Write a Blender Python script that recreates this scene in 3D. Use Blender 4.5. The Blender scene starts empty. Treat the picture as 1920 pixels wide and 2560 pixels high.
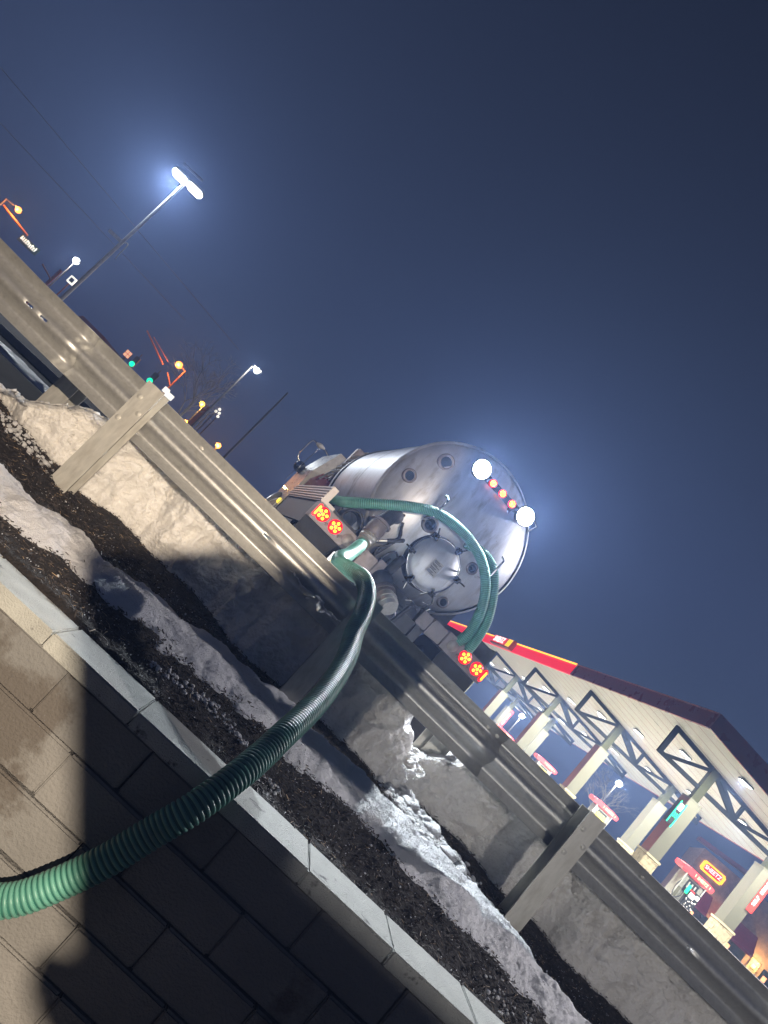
import bpy, bmesh, math, random
from mathutils import Vector, Matrix, noise, Euler
R = math.radians
random.seed(7)
S = bpy.context.scene
C = S.collection

# ------------------------------------------------------------------ camera
EYE = Vector((0, 0, 2.2))
PITCH, ROLL = R(8.1), R(43.0)
cd = bpy.data.cameras.new('camera'); cam = bpy.data.objects.new('camera', cd); C.objects.link(cam)
cd.sensor_fit = 'VERTICAL'; cd.sensor_height = 36.0; cd.lens = 1922.0 / 2560.0 * 36.0
cd.clip_start = 0.05; cd.clip_end = 3000
cam.location = EYE
cam.rotation_euler = (Matrix.Rotation(R(90) + PITCH, 4, 'X') @ Matrix.Rotation(ROLL, 4, 'Z')).to_euler()
S.camera = cam

# ------------------------------------------------------------------ sky, view
W = bpy.data.worlds.new('World'); S.world = W; W.use_nodes = True
nt = W.node_tree; nt.nodes.clear()
out = nt.nodes.new('ShaderNodeOutputWorld'); bg = nt.nodes.new('ShaderNodeBackground')
sky = nt.nodes.new('ShaderNodeTexSky'); sky.sky_type = 'NISHITA'; sky.sun_disc = False
sky.sun_elevation = R(-2.5); sky.sun_rotation = R(35); sky.air_density = 1.4; sky.dust_density = 2.0; sky.ozone_density = 2.5
glow = nt.nodes.new('ShaderNodeMix'); glow.data_type = 'RGBA'; glow.blend_type = 'ADD'; glow.inputs[0].default_value = 1.0
glow.inputs[7].default_value = (0.38, 0.56, 1.20, 1)      # town light scattered by low cloud
nt.links.new(sky.outputs[0], glow.inputs[6]); nt.links.new(glow.outputs[2], bg.inputs[0])
geo = nt.nodes.new('ShaderNodeTexCoord'); sep = nt.nodes.new('ShaderNodeSeparateXYZ'); mr = nt.nodes.new('ShaderNodeMapRange')
nt.links.new(geo.outputs['Generated'], sep.inputs[0]); nt.links.new(sep.outputs[2], mr.inputs[0])
mr.inputs[1].default_value = 0; mr.inputs[2].default_value = .8; mr.inputs[3].default_value = .086; mr.inputs[4].default_value = .024     # paler low in the sky, darker overhead
nt.links.new(mr.outputs[0], bg.inputs[1])
nt.links.new(bg.outputs[0], out.inputs[0])
S.view_settings.view_transform = 'Standard'; S.view_settings.look = 'None'
S.view_settings.exposure = 0.0; S.view_settings.gamma = 1; S.view_settings.use_curve_mapping = False
S.render.engine = 'CYCLES'
S.cycles.use_denoising = True
S.cycles.max_bounces = 6; S.cycles.diffuse_bounces = 3; S.cycles.glossy_bounces = 3; S.cycles.transmission_bounces = 4
S.cycles.sample_clamp_indirect = 4.0
S.cycles.caustics_reflective = False; S.cycles.caustics_refractive = False

# ------------------------------------------------------------------ materials
def pm(name, col, rough=.6, metal=0., var=.18, scale=12., bump=.15, bscale=80., emit=None, es=0., spec=.5, coat=0., stretch=None, dirt=None, island=0., world=False):
    m = bpy.data.materials.new(name); m.use_nodes = True; t = m.node_tree; b = t.nodes['Principled BSDF']
    L = t.links.new
    tc = t.nodes.new('ShaderNodeTexCoord'); src = tc.outputs['Object']
    if world: src = t.nodes.new('ShaderNodeNewGeometry').outputs['Position']
    if stretch:
        mp = t.nodes.new('ShaderNodeMapping'); mp.inputs['Scale'].default_value = stretch; L(src, mp.inputs[0]); src = mp.outputs[0]
    n = t.nodes.new('ShaderNodeTexNoise'); n.inputs['Scale'].default_value = scale; n.inputs['Detail'].default_value = 6; L(src, n.inputs[0])
    cr = t.nodes.new('ShaderNodeMapRange'); cr.inputs[1].default_value = .3; cr.inputs[2].default_value = .7
    cr.inputs[3].default_value = 1 - var; cr.inputs[4].default_value = 1 + var; L(n.outputs[0], cr.inputs[0])
    mul = t.nodes.new('ShaderNodeVectorMath'); mul.operation = 'SCALE'; mul.inputs[0].default_value = col[:3]; L(cr.outputs[0], mul.inputs['Scale'])
    last = mul.outputs[0]
    if island:
        g = t.nodes.new('ShaderNodeNewGeometry'); r = t.nodes.new('ShaderNodeMapRange'); L(g.outputs['Random Per Island'], r.inputs[0])
        r.inputs[3].default_value = 1 - island; r.inputs[4].default_value = 1 + island * 1.6
        m2 = t.nodes.new('ShaderNodeVectorMath'); m2.operation = 'SCALE'; L(last, m2.inputs[0]); L(r.outputs[0], m2.inputs['Scale']); last = m2.outputs[0]
    if dirt:
        dcol, dscale, lo, hi = dirt
        n2 = t.nodes.new('ShaderNodeTexNoise'); n2.inputs['Scale'].default_value = dscale; n2.inputs['Detail'].default_value = 8; n2.inputs['Roughness'].default_value = .62
        L(src, n2.inputs[0]); r2 = t.nodes.new('ShaderNodeMapRange'); r2.inputs[1].default_value = lo; r2.inputs[2].default_value = hi; L(n2.outputs[0], r2.inputs[0])
        mx = t.nodes.new('ShaderNodeMix'); mx.data_type = 'RGBA'; L(r2.outputs[0], mx.inputs[0]); L(last, mx.inputs[6]); mx.inputs[7].default_value = (*dcol, 1); last = mx.outputs[2]
    L(last, b.inputs['Base Color'])
    b.inputs['Roughness'].default_value = rough; b.inputs['Metallic'].default_value = metal; b.inputs['Specular IOR Level'].default_value = spec
    if coat: b.inputs['Coat Weight'].default_value = coat
    if rough > .15:
        rr = t.nodes.new('ShaderNodeMapRange'); rr.inputs[3].default_value = max(.04, rough - .12); rr.inputs[4].default_value = min(1, rough + .12)
        L(n.outputs[0], rr.inputs[0]); L(rr.outputs[0], b.inputs['Roughness'])
    if bump:
        nb = t.nodes.new('ShaderNodeTexNoise'); nb.inputs['Scale'].default_value = bscale; nb.inputs['Detail'].default_value = 8; L(src, nb.inputs[0])
        bn = t.nodes.new('ShaderNodeBump'); bn.inputs['Strength'].default_value = bump; bn.inputs['Distance'].default_value = .02; L(nb.outputs[0], bn.inputs['Height']); L(bn.outputs[0], b.inputs['Normal'])
    if emit:
        b.inputs['Emission Color'].default_value = (*emit, 1); b.inputs['Emission Strength'].default_value = es
    return m
def em(name, col, s): return pm(name, col, .4, emit=col, es=s, bump=0, var=0)

M = {}
M['asphalt'] = pm('asphalt', (.022, .023, .026), .9, scale=3, bump=.4, bscale=120, spec=.15, dirt=((.05, .05, .055), .8, .55, .7))
M['forecourt'] = pm('forecourt_concrete', (.60, .58, .52), .7, scale=2, bump=.1)
M['lower'] = pm('lower_pavement', (.16, .15, .14), .8, scale=3, bump=.3)
M['block'] = pm('wall_block_concrete', (.165, .163, .157), .88, var=.16, scale=2.2, bump=.5, bscale=90, world=True, dirt=((.095, .085, .075), 1.9, .56, .62))
M['block2'] = pm('wall_block_concrete_pale', (.18, .177, .17), .88, var=.16, scale=2.2, bump=.5, bscale=90, world=True, dirt=((.095, .085, .075), 1.9, .56, .62))
M['cap'] = pm('cap_concrete', (.36, .365, .34), .75, var=.12, scale=9, bump=.6, bscale=160, world=True, dirt=((.05, .05, .05), 6, .62, .68))
M['mulch'] = pm('mulch_ground', (.018, .014, .012), .95, var=.5, scale=40, bump=1., bscale=90)
M['chip'] = pm('mulch_chip', (.030, .024, .021), .7, var=.3, scale=30, bump=.2, island=.75)
M['straw'] = pm('mulch_splinter', (.26, .19, .12), .6, var=.3, scale=30, bump=.2, island=.6)
def snow_mat(name, col, dirt, sss):
    m = pm(name, col, .5, var=.06, scale=6, bump=1., bscale=48 if name == 'plowed_snow' else 170, spec=.6, dirt=dirt)
    b = m.node_tree.nodes['Principled BSDF']; b.inputs['Subsurface Weight'].default_value = .8
    b.inputs['Subsurface Radius'].default_value = (.9, .9, .95); b.inputs['Subsurface Scale'].default_value = sss
    return m
M['snow'] = snow_mat('snow', (.72, .72, .74), ((.3, .28, .26), 9, .62, .8), .02)
M['snowbank'] = snow_mat('plowed_snow', (.80, .78, .75), ((.30, .25, .20), 5, .6, .95), .06)
M['galv'] = pm('galvanized_steel', (.52, .52, .50), .40, .62, var=.08, scale=40, bump=.10, bscale=220, dirt=((.34, .34, .32), 22, .55, .85))
M['galvpost'] = pm('galvanized_post', (.46, .45, .41), .5, .6, var=.10, scale=12, bump=.06, bscale=40, stretch=(4, 4, 1.2), dirt=((.36, .34, .30), 4, .5, .75))
M['steel'] = pm('brushed_aluminium_tank', (.60, .62, .67), .46, .6, var=.12, scale=5, bump=.06, bscale=12, stretch=(3, 1, .8), dirt=((.34, .33, .33), 3.2, .52, .72))
M['chrome'] = pm('polished_metal', (.75, .75, .76), .14, 1., var=.04, bump=0)
M['dark'] = pm('black_iron', (.03, .031, .036), .5, .3, var=.35, scale=20, bump=.3)
M['frame'] = pm('dark_chassis_steel', (.05, .052, .06), .55, .4, var=.3, scale=14, bump=.3)
M['greypaint'] = pm('grey_painted_steel', (.19, .17, .175), .45, .3, var=.16, scale=8, bump=.15, dirt=((.08, .07, .07), 6, .55, .7))
M['tray'] = pm('ribbed_aluminium', (.34, .32, .32), .4, .7, var=.12, scale=10, bump=.1)
M['rubber'] = pm('black_rubber', (.022, .022, .024), .8, var=.3, bump=.3)
M['maroon'] = pm('maroon_cab_paint', (.10, .02, .045), .25, coat=.6, bump=0)
M['cabwhite'] = pm('pale_cab_paint', (.42, .41, .39), .3, coat=.5, bump=0)
M['hose'] = pm('green_hose_wall', (.022, .11, .088), .45, var=.25, scale=14, bump=.06, spec=.4)
M['hoserib'] = pm('green_hose_rib', (.10, .27, .215), .40, var=.22, scale=9, bump=.08, spec=.4, dirt=((.10, .17, .14), 5, .55, .75))
M['label'] = pm('printed_label', (.45, .44, .42), .5, bump=0)
M['ink'] = pm('label_ink', (.06, .06, .07), .6, bump=0)
M['clear'] = pm('frosted_lens', (.30, .27, .25), .35, bump=.2, bscale=200)
M['redlens'] = em('red_lens', (1., .008, .02), 1.1)
M['redled'] = em('red_led', (1., .38, .02), 5.)
M['amber'] = em('amber_lens', (1., .42, .03), 3.)
M['ymark'] = em('yellow_marker_lens', (1., .75, .08), 1.4)
M['worklamp'] = em('work_lamp_led', (.85, .93, 1.), 14.)
M['lotlamp'] = em('lot_lamp_led', (.97, 1., .95), 8.)
M['sodium'] = em('sodium_lamp', (1., .34, .06), 2.6)
M['sodium2'] = em('sodium_lamp_yellow', (1., .6, .08), 2.)
M['greenlight'] = em('green_signal', (.0, 1., .50), 1.6)
M['whitelight'] = em('white_signal', (1., .96, .85), 1.3)
M['window'] = em('lit_window', (1., .5, .3), 1.0)
M['neon'] = em('yellow_neon', (1., .45, .04), 2.2)
M['redface'] = em('red_backlit_fascia', (.85, .0, .022), .95)
M['signwhite'] = em('sign_white', (1., .95, .92), 1.6)
M['signyellow'] = em('sign_yellow', (1., .62, .0), 1.4)
M['signred'] = em('sign_red', (.9, .04, .03), .9)
M['pricegreen'] = em('price_green', (.02, .75, .32), .9)
M['fascia'] = pm('dark_red_fascia', (.30, .035, .04), .3, var=.1, scale=2, bump=0)
M['deck'] = pm('white_canopy_deck', (.80, .79, .72), .5, var=.04, scale=2, bump=0)
M['trussm'] = pm('black_truss_steel', (.010, .012, .013), .85, var=.1, bump=0, spec=.08)
M['neck'] = pm('column_neck_steel', (.035, .037, .02), .8, bump=0, spec=.1)
M['clad'] = pm('tan_column_cladding', (.088, .086, .062), .7, var=.05, bump=0)
M['sidered'] = pm('maroon_column_side', (.13, .035, .025), .5, bump=0)
M['stone'] = pm('rough_limestone', (.42, .36, .24), .85, var=.3, scale=6, bump=.8, bscale=20, dirt=((.2, .16, .1), 6, .55, .7))
M['pumpbody'] = pm('pump_steel', (.32, .32, .29), .4, .5, bump=0)
M['pumpdark'] = pm('pump_dark_panel', (.02, .021, .023), .4, bump=0)
M['pumpred'] = pm('pump_topper_red', (.62, .05, .06), .4, bump=0, emit=(.9, .05, .07), es=.22)
M['yellow'] = pm('yellow_sign_panel', (.75, .66, .10), .5, bump=0, emit=(.9, .8, .15), es=.25)
M['brick'] = pm('store_brick', (.42, .26, .21), .85, var=.2, scale=3, bump=.3)
M['storetrim'] = pm('store_trim', (.17, .02, .035), .5, bump=0)
M['awning'] = pm('maroon_awning', (.34, .03, .07), .7, bump=0)
M['awninglit'] = em('lit_awning_side', (.95, .10, .04), .8)
M['lampwarm'] = em('warm_wall_lamp', (1., .72, .2), 2.5)
M['glassdark'] = pm('dark_glass', (.02, .025, .03), .08, spec=.8, bump=0)
M['polegrey'] = pm('grey_light_pole', (.30, .29, .28), .5, .5, bump=0)
M['poledark'] = pm('dark_pole', (.10, .09, .08), .7, bump=0)
M['bark'] = pm('bare_bark', (.45, .42, .38), .9, bump=.3)
M['sodiumtint'] = pm('sodium_tinted_pole', (.38, .13, .05), .7, bump=0, emit=None)  # orange sodium light put into the base colour of poles and arms

# ------------------------------------------------------------------ mesh builder
class MB:
    def __init__(s): s.v = []; s.f = []; s.sm = []
    def add(s, vs, fs, smooth=False, mx=None):
        o = len(s.v)
        s.v += [tuple(mx @ Vector(v)) if mx else tuple(v) for v in vs]
        s.f += [tuple(i + o for i in f) for f in fs]; s.sm += [smooth] * len(fs)
        return s
    def box(s, a, b, bev=0., mx=None):
        x0, y0, z0 = a; x1, y1, z1 = b
        if bev <= 0:
            return s.add([(x0, y0, z0), (x1, y0, z0), (x1, y1, z0), (x0, y1, z0), (x0, y0, z1), (x1, y0, z1), (x1, y1, z1), (x0, y1, z1)],
                         [(3, 2, 1, 0), (4, 5, 6, 7), (0, 1, 5, 4), (1, 2, 6, 5), (2, 3, 7, 6), (3, 0, 4, 7)], False, mx)
        bm = bmesh.new(); bmesh.ops.create_cube(bm, size=1)
        for v in bm.verts: v.co = Vector(((x0 + x1) / 2 + v.co.x * (x1 - x0), (y0 + y1) / 2 + v.co.y * (y1 - y0), (z0 + z1) / 2 + v.co.z * (z1 - z0)))
        bmesh.ops.bevel(bm, geom=bm.edges[:], offset=bev, segments=2, affect='EDGES')
        bm.verts.index_update()
        s.add([v.co.copy() for v in bm.verts], [[v.index for v in f.verts] for f in bm.faces], False, mx); bm.free(); return s
    def tube(s, pts, r, n=10, cap=True, smooth=True, rfun=None, mx=None):
        pts = [Vector(p) for p in pts]; rings = []; L = 0
        t0 = (pts[1] - pts[0]).normalized(); up = Vector((0, 0, 1)) if abs(t0.z) < .9 else Vector((1, 0, 0))
        a = t0.cross(up).normalized(); vs = []; fs = []
        for i, p in enumerate(pts):
            t = ((pts[min(i + 1, len(pts) - 1)] - pts[max(i - 1, 0)]).normalized())
            a = (a - t * a.dot(t)).normalized(); b = t.cross(a)
            rr = rfun(i) if rfun else (r[i] if isinstance(r, (list, tuple)) else r)
            for k in range(n):
                q = 2 * math.pi * k / n
                vs.append(p + a * (rr * math.cos(q)) + b * (rr * math.sin(q)))
        for i in range(len(pts) - 1):
            for k in range(n):
                fs.append((i * n + k, i * n + (k + 1) % n, (i + 1) * n + (k + 1) % n, (i + 1) * n + k))
        s.add(vs, fs, smooth, mx)
        if cap:
            o = len(s.v); s.v += s.v[o - len(vs):o - len(vs) + n] + s.v[o - n:o]
            s.f += [tuple(reversed(range(o, o + n))), tuple(range(o + n, o + 2 * n))]; s.sm += [False, False]
        return s
    def cyl(s, a, b, r, n=16, r2=None, mx=None): return s.tube([a, b], [r, r if r2 is None else r2], n, mx=mx)
    def lathe(s, prof, n=32, mx=None, smooth=True):       # profile (radius, height) about local Z
        vs = []; fs = []
        for r, z in prof:
            for k in range(n): q = 2 * math.pi * k / n; vs.append((r * math.cos(q), r * math.sin(q), z))
        for i in range(len(prof) - 1):
            for k in range(n): fs.append((i * n + k, i * n + (k + 1) % n, (i + 1) * n + (k + 1) % n, (i + 1) * n + k))
        return s.add(vs, fs, smooth, mx)
    def prism(s, poly, y0, y1, mx=None):                  # poly in (x,z), extruded along y
        n = len(poly)
        vs = [(x, y0, z) for x, z in poly] + [(x, y1, z) for x, z in poly]
        fs = [tuple(range(n)), tuple(reversed(range(n, 2 * n)))] + [(i, i + n, (i + 1) % n + n, (i + 1) % n) for i in range(n)]
        return s.add(vs, fs, False, mx)
    def ball(s, c, r, n=12, m=8, mx=None, sc=(1, 1, 1)):
        return s.lathe([(max(1e-4, r * math.sin(math.pi * i / m)), -r * math.cos(math.pi * i / m)) for i in range(m + 1)], n, (mx or Matrix()) @ Matrix.Translation(c) @ Matrix.Diagonal((*sc, 1)))
    def build(s, name, m, parent=None, label=None, kind=None, mesh_only=False, bevel=0):
        me = bpy.data.meshes.new(name); me.from_pydata(s.v, [], s.f); me.materials.append(m)
        me.polygons.foreach_set('use_smooth', s.sm); me.update()
        o = bpy.data.objects.new(name, me); C.objects.link(o)
        if parent: o.parent = parent
        if label: o['label'] = label
        if kind: o['kind'] = kind
        return o
def tag(o, label=None, cat=None, group=None, kind=None):
    if label: o['label'] = label
    if cat: o['category'] = cat
    if group: o['group'] = group
    if kind: o['kind'] = kind
    return o
def empty(name, loc=(0, 0, 0), rz=0, label=None, cat=None, group=None):
    o = bpy.data.objects.new(name, None); C.objects.link(o); o.location = loc; o.rotation_euler = (0, 0, rz); o.empty_display_size = .1
    return tag(o, label, cat, group)
def copy_tree(o, parent=None):
    c = o.copy(); C.objects.link(c)
    if parent: c.parent = parent
    for ch in list(o.children): copy_tree(ch, c)
    return c
def text(name, body, size, m, mx, parent, depth=.01, align='CENTER', xs=1.):
    cu = bpy.data.curves.new(name, 'FONT'); cu.body = body; cu.size = size; cu.extrude = depth; cu.align_x = align; cu.align_y = 'CENTER'; cu.offset = size * .012
    cu.resolution_u = 3
    t = bpy.data.objects.new('text_source', cu); me = bpy.data.meshes.new_from_object(t); bpy.data.objects.remove(t)
    me.materials.clear(); me.materials.append(m); o = bpy.data.objects.new(name, me); C.objects.link(o); o.parent = parent; o['kind'] = 'stuff'
    o.matrix_local = mx @ Matrix.Diagonal((xs, 1, 1, 1)); return o
def light(name, kind, loc, power, col, target=None, size=.1, spot=None, blend=.5, parent=None):
    l = bpy.data.lights.new(name, kind); l.energy = power; l.color = col
    if kind == 'AREA': l.size = size
    else: l.shadow_soft_size = size
    if spot: l.spot_size = R(spot); l.spot_blend = blend
    o = bpy.data.objects.new(name, l); C.objects.link(o); o.location = loc
    if target is not None: o.rotation_euler = (Vector(target) - Vector(loc)).to_track_quat('-Z', 'Y').to_euler()
    if parent: o.parent = parent
    return o
def fbm(x, y, z=0., o=4):
    return noise.fractal(Vector((x, y, z)), .9, 2.1, o)
def lerp(tab, x):
    if x <= tab[0][0]: return tab[0][1]
    for (a, va), (b, vb) in zip(tab, tab[1:]):
        if x <= b: return va + (vb - va) * (x - a) / (b - a)
    return tab[-1][1]
def grid(name, xs, n, fn, m, **k):           # fn(x, j/n) -> point
    mb = MB(); vs = [fn(x, j / n) for x in xs for j in range(n + 1)]
    fs = [(i * (n + 1) + j, (i + 1) * (n + 1) + j, (i + 1) * (n + 1) + j + 1, i * (n + 1) + j + 1) for i in range(len(xs) - 1) for j in range(n)]
    mb.add(vs, fs, True); return mb.build(name, m, **k)
def rng(a, b, n): return [a + (b - a) * i / n for i in range(n + 1)]

# ------------------------------------------------------------------ ground
def lot_z(y): return lerp([(5.6, 1.66), (7.4, 1.84), (10, 1.85), (30, 2.7), (90, 2.75), (2500, 2.8)], y)
ys = [5.6, 6.4, 7.4, 8.5, 10, 14, 20, 26, 30, 60, 90, 300, 1000, 2500]
mb = MB(); vs = [(x, y, lot_z(y)) for y in ys for x in (-2500, -60, 0, 60, 2500)]
mb.add(vs, [(i * 5 + j, i * 5 + j + 1, (i + 1) * 5 + j + 1, (i + 1) * 5 + j) for i in range(len(ys) - 1) for j in range(4)])
mb.build('ground', M['asphalt'], kind='structure')
MB().add([(-60, -60, 0), (60, -60, 0), (60, 3.2, 0), (-60, 3.2, 0)], [(0, 1, 2, 3)]).build('lower_pavement', M['lower'], kind='structure')
def gz(x, y): return 1.48 + .105 * (y - 3.2) - .02 * max(-6, min(6, x))
def mz(x, y): return gz(x, y) + .022 * fbm(x * 3, y * 3) + .012 * fbm(x * 14, y * 14, 3)
def mulchfn(x, t):
    y = 3.19 + t * 2.6; return (x, y, (mz(x, y) if t > 0 else 1.455) if t < .97 else 1.5)
grid('mulch_bed', rng(-5.5, 6.5, 300), 70, mulchfn, M['mulch'], kind='structure')

# ------------------------------------------------------------------ retaining wall
wall = empty('retaining_wall', (0, 3.0, 0), label='grey concrete block retaining wall with a pale flat cap course', cat='wall')
BW = .4155
def block_mesh(w, d, h, bev, m, seed, name):
    bm = bmesh.new(); bmesh.ops.create_cube(bm, size=1)
    for v in bm.verts: v.co = Vector((v.co.x * w, v.co.y * d, v.co.z * h))
    bmesh.ops.bevel(bm, geom=bm.edges[:], offset=bev, segments=2, affect='EDGES')
    rr = random.Random(seed)
    for v in bm.verts: v.co += Vector((rr.uniform(-1, 1), rr.uniform(-1, 1), rr.uniform(-1, 1))) * .0016
    me = bpy.data.meshes.new(name); bm.to_mesh(me); bm.free(); me.materials.append(m); return me
blocks = [block_mesh(BW - .003, .30, .189, .008, M['block' if i % 3 else 'block2'], i, 'wall_block') for i in range(6)]
caps = [block_mesh(BW - .005, .325, .064, .005, M['cap'], 40 + i, 'cap_block') for i in range(4)]
for c in range(7):
    off = [-.02, -.225, .02, .2, -.1, .1, .0][c]
    for k in range(-7, 9):
        me = random.choice(blocks); o = bpy.data.objects.new('block', me); C.objects.link(o); o.parent = wall
        o.location = (off + (k + .5) * BW + random.uniform(-.0015, .0015), (2.895 - .012 * c) + .15 - 3.0 + random.uniform(-.004, .004), 1.412 - .1935 * c - .0935 + random.uniform(-.002, .002))
        o.rotation_euler = (R(random.uniform(-.5, .5)), 0, R(random.uniform(-.5, .5)))
for k in range(-7, 10):
    me = random.choice(caps); o = bpy.data.objects.new('cap_block', me); C.objects.link(o); o.parent = wall
    o.location = (-.153 + (k + .5) * BW, 2.878 + .1625 - 3.0 + random.uniform(-.003, .003), 1.446 + random.uniform(-.0015, .0015))
    o.rotation_euler = (0, 0, R(random.uniform(-.3, .3)))
core = MB().box((-3.3, .12, 0), (4.0, .2, 1.40)).build('wall_core', M['mulch'], wall)

# mulch chips
def chips(name, n, m, ln, wd, xr, yr, seed, lift=.006):
    rr = random.Random(seed); mb = MB()
    for i in range(n):
        x = rr.uniform(*xr); y = yr[0] + (yr[1] - yr[0]) * rr.random()
        l = rr.uniform(*ln); w = rr.uniform(*wd); h = w * .45
        mx = Matrix.Translation((x, y, mz(x, y) + lift * rr.random() + .002)) @ Euler((rr.gauss(0, .35), rr.gauss(0, .35), rr.uniform(0, 6.28))).to_matrix().to_4x4()
        mb.add([(-l / 2, -w / 2, 0), (l / 2, -w / 2, 0), (l / 2, w / 2, 0), (-l / 2, w / 2, 0), (-l / 2, -w / 2, h), (l / 2, -w / 2, h), (l / 2, w / 2, h), (-l / 2, w / 2, h)],
               [(4, 5, 6, 7), (0, 1, 5, 4), (1, 2, 6, 5), (2, 3, 7, 6), (3, 0, 4, 7)], False, mx)
    return tag(mb.build(name, m), 'loose dark bark mulch chips covering the strip behind the wall' if m is M['chip'] else 'pale wood splinters lying among the dark mulch', kind='stuff')
chips('mulch_chips', 26000, M['chip'], (.008, .032), (.002, .007), (-2.6, 3.8), (3.2, 5.3), 3, .012)
chips('wood_splinters', 2600, M['straw'], (.006, .035), (.001, .003), (-2.4, 3.6), (3.2, 5.2), 4, .016)

# ------------------------------------------------------------------ snow
FAR = [(-2.6, 3.85), (-1.51, 3.92), (-1.2, 3.9), (-1.0, 4.05), (-.8, 4.0), (-.6, 4.16), (-.5, 4.2), (-.3, 4.3), (-.14, 4.4), (0, 4.47), (.27, 4.55), (.5, 4.5), (.8, 4.4), (1.1, 4.45), (1.33, 4.42), (1.65, 4.48), (1.87, 4.48), (2.06, 4.3), (2.24, 4.16), (2.45, 4.02), (3.0, 3.9), (4, 3.8)]
NEAR = [(-2.6, 3.5), (-1.6, 3.52), (-1.2, 3.45), (-1.08, 3.5), (-.95, 3.6), (-.8, 3.57), (-.67, 3.57), (-.45, 3.68), (-.3, 3.62), (-.13, 3.74), (.05, 3.78), (.14, 3.72), (.32, 3.9), (.47, 3.79), (.7, 3.83), (.91, 4.0), (1.0, 3.86), (1.16, 3.78), (1.36, 3.86), (1.62, 3.74), (1.9, 3.82), (2.2, 3.72), (2.6, 3.6), (4, 3.5)]
def stripfn(x, t):
    yn = lerp(NEAR, x) + .03 * fbm(x * 6, 1.) + .012 * fbm(x * 22, 4.); yf = lerp(FAR, x) + .02 * fbm(x * 7, 9.)
    y = yn + (yf - yn) * t
    prof = min(1, t / .5) ** .8 * (1 if t < .93 else max(0, (1 - t) / .07) ** .5)
    h = .085 * prof * (.75 + .5 * fbm(x * 2.2, y * 2.2, 5)) + (.008 * fbm(x * 9, y * 9, 2) + .0045 * fbm(x * 45, y * 45, 7)) * min(1, 8 * t) * min(1, 12 * (1 - t))
    return (x, y, gz(x, y) - .022 + h * 1.15 + .012 * prof)
tag(grid('snow_strip', rng(-2.6, 4.0, 640), 70, stripfn, M['snow']), 'thin rippled strip of old snow lying along the middle of the dark mulch', 'snow', kind='stuff')
def ngon_ball(mb, c, r, rr, n=9, m=6):
    s = (rr.uniform(.7, 1.3), rr.uniform(.7, 1.3), rr.uniform(.55, .9)); ph = rr.uniform(0, 50)
    vs = []; fs = []
    for i in range(m + 1):
        a = math.pi * i / m
        for k in range(n):
            q = 2 * math.pi * k / n; d = Vector((math.sin(a) * math.cos(q), math.sin(a) * math.sin(q), -math.cos(a)))
            k2 = 1 + .3 * noise.noise(d * 1.6 + Vector((ph, 0, 0))); vs.append((c[0] + d.x * r * s[0] * k2, c[1] + d.y * r * s[1] * k2, c[2] + d.z * r * s[2] * k2))
    for i in range(m):
        for k in range(n): fs.append((i * n + k, i * n + (k + 1) % n, (i + 1) * n + (k + 1) % n, (i + 1) * n + k))
    mb.add(vs, fs, True)
FOOT = [(-3.2, 5.45), (-2.5, 5.3), (-2.0, 5.03), (-1.7, 5.05), (-1.53, 4.88), (-1.38, 5.01), (-1.1, 5.12), (-.9, 5.02), (-.7, 5.1), (-.4, 5.0), (-.04, 4.86), (.32, 4.9), (.7, 5.0), (.95, 4.97), (1.1, 4.9), (1.22, 4.86), (1.38, 5.12), (1.5, 5.28), (1.72, 5.27), (1.95, 5.3), (2.14, 5.08), (2.56, 5.12), (2.7, 4.94), (3.1, 4.95), (3.6, 4.9), (5.5, 5.0)]
TOP = [(-3.6, 1.62), (-2.6, 1.76), (-2.25, 1.84), (-2.08, 1.90), (-1.95, 1.97), (-1.84, 2.07), (-1.74, 2.12), (-1.55, 2.17), (-1.3, 2.22), (.95, 2.2), (1.0, 2.14), (1.06, 1.98), (1.2, 1.88), (1.34, 1.88), (1.45, 1.96), (1.56, 2.02), (1.66, 2.2), (5.5, 2.16)]
def bankfn(x, t):
    yf = lerp(FOOT, x) + .045 * fbm(x * 4, 2.) + .02 * fbm(x * 15, 3.)
    wn = math.exp(-((x - 1.30) / .26) ** 2); zt = lerp(TOP, x) + .03 * fbm(x * 5, 6.); zg = gz(x, yf) - .04
    if t < .55:
        q = t / .55; z = zg + (zt - zg) * math.sin(q * math.pi / 2) ** .85; y = yf + .05 * q - .20 * q ** 3 + .55 * wn * q
        w = math.sin(q * math.pi) ** .5
    elif t < .8:
        q = (t - .55) / .25; z = zt; y = yf - .15 + .55 * wn + q * (1.0 - .55 * wn); w = 1
    else:
        q = (t - .8) / .2; y = yf + .85 + q * .9; z = zt + (lot_z(y) - .05 - zt) * q; w = 1 - q
    n1 = fbm(x * 2.6, z * 3.2, y * 1.5, 5); n2 = fbm(x * 9, z * 9, y * 9 + 7, 5); n3 = noise.noise(Vector((x * 38, z * 38, y * 38)))
    ridge = 1 - abs(noise.noise(Vector((x * 3.4, z * 4.4, 11.))))
    lump = -.085 * n1 - .042 * n2 - .015 * n3 - .04 * (ridge ** 4)
    return (x + .03 * n2 * w, y + lump * w * (1 if t < .55 else .4), z + (.05 * n2 + .02 * n1 + .008 * n3) * w)
tag(grid('snow_bank', rng(-3.4, 5.5, 900), 150, bankfn, M['snowbank']), 'tall plowed bank of dirty packed snow standing behind the guardrail posts', 'snow bank', kind='stuff')
rr = random.Random(12); mb = MB()
for i in range(1100):                          # crumbled chunks spilled through the gap in the bank
    t = rr.random(); x = 1.18 + .72 * t + rr.gauss(0, .06); y = 4.98 - .5 * t + rr.gauss(0, .13)
    if y < lerp(FAR, x) - .06: continue
    r = rr.uniform(.007, .034) * (1.1 - .4 * t); ngon_ball(mb, (x, y, gz(x, y) + r * .4), r, rr)
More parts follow.
